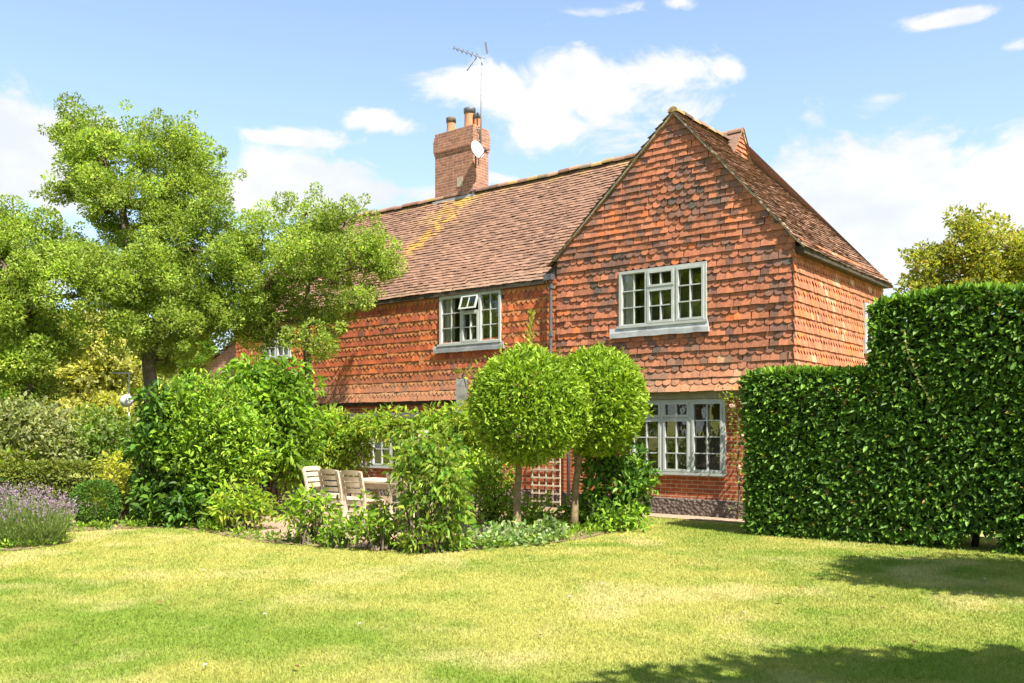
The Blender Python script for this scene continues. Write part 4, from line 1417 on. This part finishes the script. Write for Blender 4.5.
def hedge_box(name, label, O, ax, ay, lx, ly, topf, n, leaf, pal, mtl, base_gap=.05, bulge=.12, wide=.4, gaps=(), col_lit_tip=None, endlean=0.0):
    """clipped hedge: box along ax (length lx) and ay (thickness ly, away from the front), top height topf(s)"""
    T = empty(name, tuple(O), label, 'hedge')
    ax = np.asarray(ax, float); ay = np.asarray(ay, float); az_ = np.array([0, 0, 1.])
    hmax = max(topf(0), topf(lx), topf(lx * .5))
    areas = np.array([lx * hmax * 1.0, lx * ly, ly * hmax, lx * hmax * .45, .6 * ly])
    cnt = (n * areas / areas.sum()).astype(int)
    cl = MB()

    def put(P, out, nn_, sz):
        D = out * .55 + rdir(nn_) * .8 + np.array([0, 0, .12])
        Nh = out * .7 + np.array([0, 0, .75]) + rdir(nn_) * .55
        V, F = leaf_arrays(P, D, Nh, sz * rng.uniform(.45, 1.35, nn_), wide, .25, .22)
        c = palcol(pal, nn_, .24)
        od = rng.random(nn_) < .012
        c[od] = np.array([.30, .22, .07])
        cl.addnp(V, F, np.repeat(c, 6, 0))
    tf = np.vectorize(topf)
    for face in range(4):
        m_ = cnt[face]
        s = rng.random(m_) * lx; y = rng.random(m_) * ly; z = base_gap + rng.random(m_) * (hmax - base_gap)
        if face in (0, 3):
            k = z < tf(s)
            for (g0, g1, gz) in gaps:
                k &= ~((s > g0) & (s < g1) & (z < gz * (.8 + .5 * vnoise(s * 9, z * 0, 3))))
            s = s[k]; z = z[k]; m_ = len(s)
            dep = rng.random(m_) ** 2 * .28 - bulge * (fbm(s * 1.6, z * 1.6, 71) - .45) - .0
            dep = dep + .10 * np.clip((z - tf(s) + .15) / .15, 0, 1) * rng.random(m_)
            yy = dep if face == 0 else ly - dep
            out = -ay if face == 0 else ay
            P = s[:, None] * ax + yy[:, None] * ay + z[:, None] * az_
            put(P, np.tile(out, (m_, 1)), m_, leaf)
        elif face == 1:
            zz = tf(s) - rng.random(m_) ** 2 * .22 + .10 * (fbm(s * 2, y * 2, 73) - .4)
            P = s[:, None] * ax + y[:, None] * ay + zz[:, None] * az_
            put(P, np.tile(az_ * 1.2, (m_, 1)), m_, leaf * 1.05)
        else:
            k = z < topf(0); z = z[k]; y = y[k]; m_ = len(z)
            dep = rng.random(m_) ** 2 * .25 - bulge * (fbm(y * 1.6 + 9, z * 1.6, 75) - .45) - endlean * z / hmax
            P = dep[:, None] * ax + y[:, None] * ay + z[:, None] * az_
            put(P, np.tile(-ax, (m_, 1)), m_, leaf)
    # the step in height
    for s0 in np.linspace(.02, lx, 400):
        pass
    st = [s for s in np.linspace(0, lx, 200) if abs(topf(s) - topf(s - lx / 200)) > .4]
    for s0 in st:
        m_ = int(cnt[2] * .5)
        y = rng.random(m_) * ly; z = topf(s0 - .1) - .1 + rng.random(m_) * (topf(s0 + .1) - topf(s0 - .1) + .1)
        P = (s0 + rng.random(m_) ** 2 * .2 - bulge * (fbm(y * 2, z * 2, 79) - .45))[:, None] * ax + y[:, None] * ay + z[:, None] * az_
        put(P, np.tile(-ax, (m_, 1)), m_, leaf)
    # shoots on the top edge; a brighter palette here paints in the sunlit fringe
    m_ = int(n * .05); s = rng.random(m_) * lx; y = rng.random(m_) * ly
    P = s[:, None] * ax + y[:, None] * ay + (tf(s) + .0)[:, None] * az_
    D = np.array([0, 0, 1.]) + rdir(m_) * .5
    V, F = leaf_arrays(P, D, rdir(m_), leaf * rng.uniform(.7, 1.4, m_), wide * .8, .3)
    cl.addnp(V, F, np.repeat(palcol(col_lit_tip or pal, m_, .2), 6, 0))
    cl.build('foliage', mtl, T)
    # added solid dark core that blocks light inside the hedge, plus the woody stems
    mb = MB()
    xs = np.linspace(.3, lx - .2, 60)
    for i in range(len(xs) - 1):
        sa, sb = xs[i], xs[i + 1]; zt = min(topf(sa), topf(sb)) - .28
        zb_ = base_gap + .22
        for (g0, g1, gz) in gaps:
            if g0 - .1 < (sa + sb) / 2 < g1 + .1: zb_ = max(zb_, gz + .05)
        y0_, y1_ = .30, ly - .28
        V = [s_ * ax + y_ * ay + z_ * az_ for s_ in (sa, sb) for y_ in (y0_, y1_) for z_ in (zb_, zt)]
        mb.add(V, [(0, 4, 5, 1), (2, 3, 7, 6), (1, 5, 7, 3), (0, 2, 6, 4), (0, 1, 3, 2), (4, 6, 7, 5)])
    for s0 in np.arange(.4, lx, .45):
        q = s0 * ax + (ly * .5 + rng.normal(0, .08)) * ay
        mb.tube([q, q + [rng.normal(0, .03), rng.normal(0, .03), .5], q + [0, 0, min(1, hmax * .7)]], [.05, .04, .02], 7)
    mb.build('branches', M_CORE_TWIG, T)  # holds the added light-blocking core as well as the stems
    return T


HL_O = hw(.07, -2.10)
htop = lambda s: 2.45 + .03 * math.sin(s * 3.1) if s < 1.87 else 3.42 + .05 * math.sin(s * 2.3 + 1)
hedge_box('laurel_hedge', 'dense glossy laurel hedge stepping up in height at the right of the lawn', HL_O, HX, HY, 6.4, 1.0, htop, 82000, .113,
          [(.04, .10, .013), (.075, .165, .02), (.12, .225, .028), (.165, .285, .038)], M_GLOSS, base_gap=.01, gaps=[(3.05, 3.45, .20)], col_lit_tip=[(.18, .33, .03), (.24, .40, .04), (.12, .24, .025)], endlean=.12)
# pale bramble trail hanging in the hedge
mb = MB()
pts = np.array([hw(2.42, -2.2, 3.0), hw(2.45, -2.24, 2.75), hw(2.55, -2.22, 2.45), hw(2.66, -2.24, 2.2), hw(2.76, -2.16, 2.0)])
mb.tube(pts, .0025, 5, (.26, .25, .11))
n = 26; t = rng.random(n) * 4; P = np.stack([np.interp(t, np.arange(5), pts[:, i]) for i in range(3)], -1)
V, F = leaf_arrays(P, rdir(n) + [0, 0, -.3], rdir(n), .06, .5, .3)
mb.addnp(V, F, np.repeat(palcol([(.30, .34, .10), (.26, .28, .09)], n), 6, 0))
tag(mb.build('bramble_trail', M_LEAF), 'thin straw-coloured bramble trail hanging on the tall part of the hedge', 'plant')

# left border: low clipped hedge and shrubs
lh0 = gp(-60, 16.6)
hedge_box('low_hedge', 'low clipped olive-green hedge behind the lavender and box ball', lh0, (1, .12, 0), (-.12, 1, 0), 4.0, .7, lambda s: .98 + .03 * math.sin(s * 4), 14000, .06,
          [(.14, .19, .028), (.20, .25, .035), (.26, .28, .05), (.10, .14, .02)], M_LEAF, bulge=.08, wide=.5)
for (spec, lab, pal, lf, mt_) in (
        ([L(122, 470, 20, 14, 16.3), L(118, 488, 22, 14, 16.2)], 'golden yellow shrub between the box ball and the large shrubs', [(.40, .40, .04), (.46, .44, .06), (.30, .35, .03)], .08, M_LEAF),
        ([L(105, 432, 34, 20, 18.4), L(85, 450, 24, 18, 18.4), L(125, 450, 26, 20, 18.3)], 'pale leaved green shrub below the arch of branches', G_GREY[:2] + G_MID, .10, M_LEAF),
        ([L(40, 425, 34, 26, 17.8), L(62, 452, 26, 18, 17.7), L(20, 455, 30, 20, 17.7), L(5, 430, 26, 26, 17.8)], 'grey-green shrub under the left edge tree', G_GREY, .10, M_LEAF),
        ([L(8, 462, 22, 14, 17.3), L(30, 470, 16, 10, 17.4)], 'yellowish shrub at the left edge above the low hedge', G_YEL + G_LIME[:1], .09, M_LEAF),
        ([L(2, 493, 14, 12, 15.2), L(-15, 490, 14, 14, 15.2)], 'dark green low bush at the left edge behind the lavender', G_LAUREL, .08, M_GLOSS)):
    b = gp(512 + spec[0][0][0] / spec[0][0][1] * 900, spec[0][0][1])
    shrub('border_shrub', lab, 'shrub', tuple(b), spec, lf, 46, pal, dens=2.0, wide=.5, crad=(.15, .27), mtl=mt_, group='shrubs of the left border')

# hanging feeder under the trees
HF = empty('bird_feeder', tuple(gp(129, 19.4)), 'white round hanging feeder on a crossbar pole below the tall left tree', 'bird feeder')
f = 19.4 / 900
mb = MB(); mb.tube([(0, 0, 0), (0, 0, 1.6 + 59 * f)], .016, 7); mb.build('pole', M_WHITE, HF)
mb = MB(); mb.tube([(-.38, 0, 1.6 + 58 * f), (.06, 0, 1.6 + 58 * f)], .016, 6); mb.build('crossbar', M_WHITE, HF)
mb = MB(); mb.lathe([(.001, -.14), (.09, -.11), (.14, -.03), (.14, .03), (.09, .11), (.02, .14)], 14, (-.03, -.06, 1.6 + 30 * f)); mb.build('feeder_globe', M_WHITE, HF)

# climbing rose beside the ground floor window
RB = hw(-1.0, -.12)
RS = empty('climbing_rose', tuple(RB), 'thin climbing rose with a few blush flowers between the window and the hedge', 'rose')
mb = MB(); lf_ = MB(); fw = MB()
pp = [np.array([0, 0, 0.])] + [np.array([rng.normal(0, .05), rng.normal(-.02, .02), z]) for z in (.5, 1.0, 1.5, 2.0)] + [np.array([-.25, -.05, 2.28])]
mb.tube(np.array(pp), np.linspace(.02, .008, 6), 6); mb.build('stem', M_BARK, RS)
n = 260
t = rng.random(n) ** .6 * 5; P = np.stack([np.interp(t, np.arange(6), np.array(pp)[:, i]) for i in range(3)], -1) + rng.normal(0, .09, (n, 3)) * [1, .5, 1]
V, F = leaf_arrays(P, rdir(n), rdir(n) + [0, 0, .6], .06, .55, .3); lf_.addnp(V, F, np.repeat(palcol(G_MID + G_YEL[:2], n), 6, 0)); lf_.build('foliage', M_LEAF, RS)
for (zx, zz) in ((.05, 2.15), (-.12, 2.05), (.08, 1.5), (.1, 1.35), (.02, .95), (.1, .75)):
    c0 = np.array([zx, -.12, zz]); n = 16
    V, F = leaf_arrays(np.tile(c0, (n, 1)), rdir(n), rdir(n), .055, .9, .5); fw = MB(); fw.addnp(V, F, np.repeat(palcol([(.75, .52, .40), (.8, .66, .52)], n, .06), 6, 0)); fw.build('flower', M_PETAL, RS)

# ------------------------------------------------------------------ trellis, chairs, table
TR = empty('trellis', tuple(hw(-5.32, -.03)), 'square wooden trellis panel on the brick wall behind the topiary trunks', 'trellis', rz=rz)
mb = MB()
for z in np.linspace(.12, 1.12, 7):
    mb.box(-.38, .38, -.036, -.0195, z - .016, z + .016)
mb.build('horizontal_slats', M_TEAK, TR)
mb = MB()
for x in np.linspace(-.36, .36, 5):
    mb.box(x - .014, x + .014, -.018, -.001, .05, 1.16)
mb.build('upright_slats', M_TEAK, TR)


def make_chair(loc, rzc, label):
    T = empty('garden_chair', loc, label, 'chair', rz=rzc, group='teak chairs round the garden table')   # faces +y
    mb = MB()
    for i in range(5):
        y = -.19 + i * .095; mb.box(-.22, .22, y - .04, y + .04, .43, .452)
    mb.box(-.235, .235, -.235, -.2, .36, .429); mb.box(-.235, .235, .2, .235, .36, .429)
    mb.build('seat', M_TEAK, T)
    back = lambda z: -.235 - .10 * ((z - .43) / .5) ** 1.4 if z > .43 else -.235 - .04 * (1 - z / .43)
    for s in (-1, 1):
        mb = MB(); zs = [0, .22, .43, .55, .68, .80, .92]
        for a, b_ in zip(zs[:-1], zs[1:]):
            mb.beam((s * .225, back(a), a), (s * .225, back(b_), b_ + .004), .046, .036, up=(0, 1, 0))
        mb.build('leg', M_TEAK, T)
        mb = MB(); mb.box(s * .225 - .022, s * .225 + .022, .19, .234, 0, .43); mb.build('leg', M_TEAK, T)
        mb = MB(); mb.box(s * .225 - .015, s * .225 + .015, -.23, .19, .2, .235); mb.build('stretcher', M_TEAK, T)
    mb = MB()
    for i in range(4):
        z = .57 + i * .098; n = 8
        xs = np.linspace(-.205, .205, n); V = []
        for x in xs:
            y = back(z) - .03 * (1 - (x / .205) ** 2)
            y2 = back(z + .07) - .03 * (1 - (x / .205) ** 2)
            V += [(x, y - .009, z), (x, y + .009, z), (x, y2 + .009, z + .072 + .01 * (i == 3) * (1 - (x / .205) ** 2)), (x, y2 - .009, z + .072 + .01 * (i == 3) * (1 - (x / .205) ** 2))]
        F = [(4 * i_ + k, 4 * i_ + (k + 1) % 4, 4 * i_ + 4 + (k + 1) % 4, 4 * i_ + 4 + k) for i_ in range(n - 1) for k in range(4)] + [(0, 1, 2, 3), (4 * n - 1, 4 * n - 2, 4 * n - 3, 4 * n - 4)]
        mb.add(V, F)
    mb.build('backrest', M_TEAK, T)
    return T


tdir = rz   # table is set parallel to the house
c1_ = make_chair((*gp(365, 14.95)[:2], .014), tdir + .05, 'slatted teak chair nearest the table end, its back to the lawn')


def dup(root, loc, rzc, label):
    r = root.copy(); COL.objects.link(r); r.location = loc; r.rotation_euler = (0, 0, rzc); r['label'] = label
    for ch in root.children:
        q = ch.copy(); COL.objects.link(q); q.parent = r
    return r


dup(c1_, (*gp(343, 15.4)[:2], .014), tdir + .02, 'slatted teak chair in the middle of the three chair backs')
dup(c1_, (*gp(326, 16.3)[:2], .014), tdir - R(90) + .25, 'slatted teak chair at the far left end of the table, seen from its sunlit front')
dup(c1_, (*gp(412, 14.35)[:2], .014), tdir + .1, 'slatted teak chair half buried in the climber column at the right of the table')

TB = empty('garden_table', (-2.05, 15.6, .014), 'long teak garden table behind the chairs', 'table', rz=tdir)
mb = MB()
for i in range(7):
    y = -.40 + i * .128; mb.box(-.95, .95, y - .06, y + .06, .70, .735)
mb.box(-.95, .95, -.46, -.462 + .012, .66, .698) if False else None
mb.build('tabletop', M_TEAK, TB)
mb = MB(); mb.box(-.86, .86, -.38, -.35, .6, .699); mb.box(-.86, .86, .34, .37, .6, .699); mb.box(-.88, -.85, -.35, .34, .6, .699); mb.box(.85, .88, -.35, .34, .6, .699)
mb.build('apron', M_TEAK, TB)
for sx_ in (-1, 1):
    for sy_ in (-1, 1):
        mb = MB(); mb.box(sx_ * .84 - .04, sx_ * .84 + .04, sy_ * .345 - .04, sy_ * .345 + .04, 0, .6); mb.build('leg', M_TEAK, TB)

# ------------------------------------------------------------------ leaves and clover flecks lying on the lawn
brown = [(.20, .11, .05), (.30, .18, .08), (.12, .08, .05)]
proto = None
for i, (px, y) in enumerate(((913, 645), (797, 590), (868, 600), (887, 612), (1005, 590), (775, 608), (645, 598), (164, 605), (239, 605), (294, 670), (715, 598), (955, 575), (985, 600), (75, 645), (540, 640))):
    Y = 1440 / (y - 431); p = gp(px, Y)
    mb = MB()
    V, F = leaf_arrays(np.array([[0, 0, .02]]), np.array([[1, 0, .15]]), np.array([[0, .2, 1.]]), .055 + .03 * random.random(), .55, .6)
    mb.addnp(V, F, np.tile(brown[i % 3], (6, 1)))
    o = mb.build('fallen_leaf', M_LEAF); o.location = tuple(p + [0, 0, .012]); o.rotation_euler = (.1, .2, random.random() * 6)
    tag(o, 'small dry fallen leaf lying on the lawn', 'leaf', 'fallen leaves on the lawn')
for i, (px, y) in enumerate(((603, 587), (744, 616), (612, 612), (203, 573), (265, 618), (205, 670), (530, 560), (570, 600), (985, 582), (360, 628))):
    Y = 1440 / (y - 431); p = gp(px, Y)
    mb = MB(); n = 14
    V, F = leaf_arrays(np.tile([[0, 0, .035]], (n, 1)), rdir(n) * [1, 1, .4] + [0, 0, .15], rdir(n) + [0, 0, 1], .018, .6, .3)
    mb.addnp(V, F, np.tile((.7, .68, .6), (n * 6, 1))); mb.tube([(0, 0, 0), (0, 0, .045)], .002, 4, (.1, .2, .03))
    o = mb.build('clover_flower', M_PETAL); o.location = tuple(p)
    tag(o, 'small white clover flower in the lawn', 'flower', 'clover flowers in the lawn')

# ------------------------------------------------------------------ trees of the same garden standing outside the picture: they shade the lawn and show in the window glass
def outside_tree(label, x, y, lobes, leaf=.16, per=110, dens=.8, r0=.22, h=3.0):
    tree('garden_tree', label, 'tree', (x, y, 0), [(x, y, 0), (x + .05, y, h * .5), (x, y + .05, h)],
         [((x + a, y + b_, c_), (rx, ry, rz_)) for (a, b_, c_, rx, ry, rz_) in lobes], leaf, per, G_OAK, r0=r0, crad=(.45, .8), dens=dens, group='garden trees outside the picture')


outside_tree('garden tree on the lawn at right whose shadow falls before the hedge', 7.4, 6.7, [(-.6, .6, 4.0, 1.2, .8, .8), (.5, -.1, 4.3, 1.3, 1.1, 1.0), (0, .4, 5.0, 1.1, 1.0, .8), (-1.5, .6, 3.8, .7, .4, .4), (-1.0, 1.1, 3.9, .8, .5, .5)], dens=1.2)
outside_tree('garden tree right behind the camera whose shadow crosses the near lawn', 5.3, 2.25, [(-1.6, .5, 4.5, 1.0, .4, .5), (-.6, .3, 4.6, 1.3, .7, .8), (.8, .2, 4.7, 1.3, .8, .8), (0, -.5, 5.4, 1.3, .9, .8)], dens=1.2)
outside_tree('garden tree left of the lawn reflected in the gable windows', -13.5, 9.0, [(0, 0, 6.5, 2.6, 2.6, 2.2), (1.2, -1.6, 5.0, 2.0, 2.0, 1.6), (-1.5, 1.2, 5.0, 2.2, 2.2, 1.8), (0, 0, 9, 1.8, 1.8, 1.6)], leaf=.26, per=70, dens=.5, r0=.35, h=5)
outside_tree('garden tree farther left of the lawn reflected in the gable windows', -19.5, 5.0, [(0, 0, 7.5, 3.2, 3.2, 2.8), (1.6, -1.8, 5.0, 2.4, 2.4, 2.0), (-1.5, 1.8, 5.0, 2.6, 2.6, 2.0), (0, 0, 10.5, 2.2, 2.2, 1.8)], leaf=.3, per=70, dens=.45, r0=.4, h=6)
outside_tree('garden tree behind left of the camera reflected in the ground floor window', -12.5, 0.5, [(0, 0, 5.0, 2.8, 2.8, 2.2), (1.5, 1.5, 3.4, 2.0, 2.0, 1.5), (-1.5, -1.5, 3.4, 2.0, 2.0, 1.5), (0, 0, 7.4, 2, 2, 1.6)], leaf=.28, per=70, dens=.45, r0=.35, h=4)
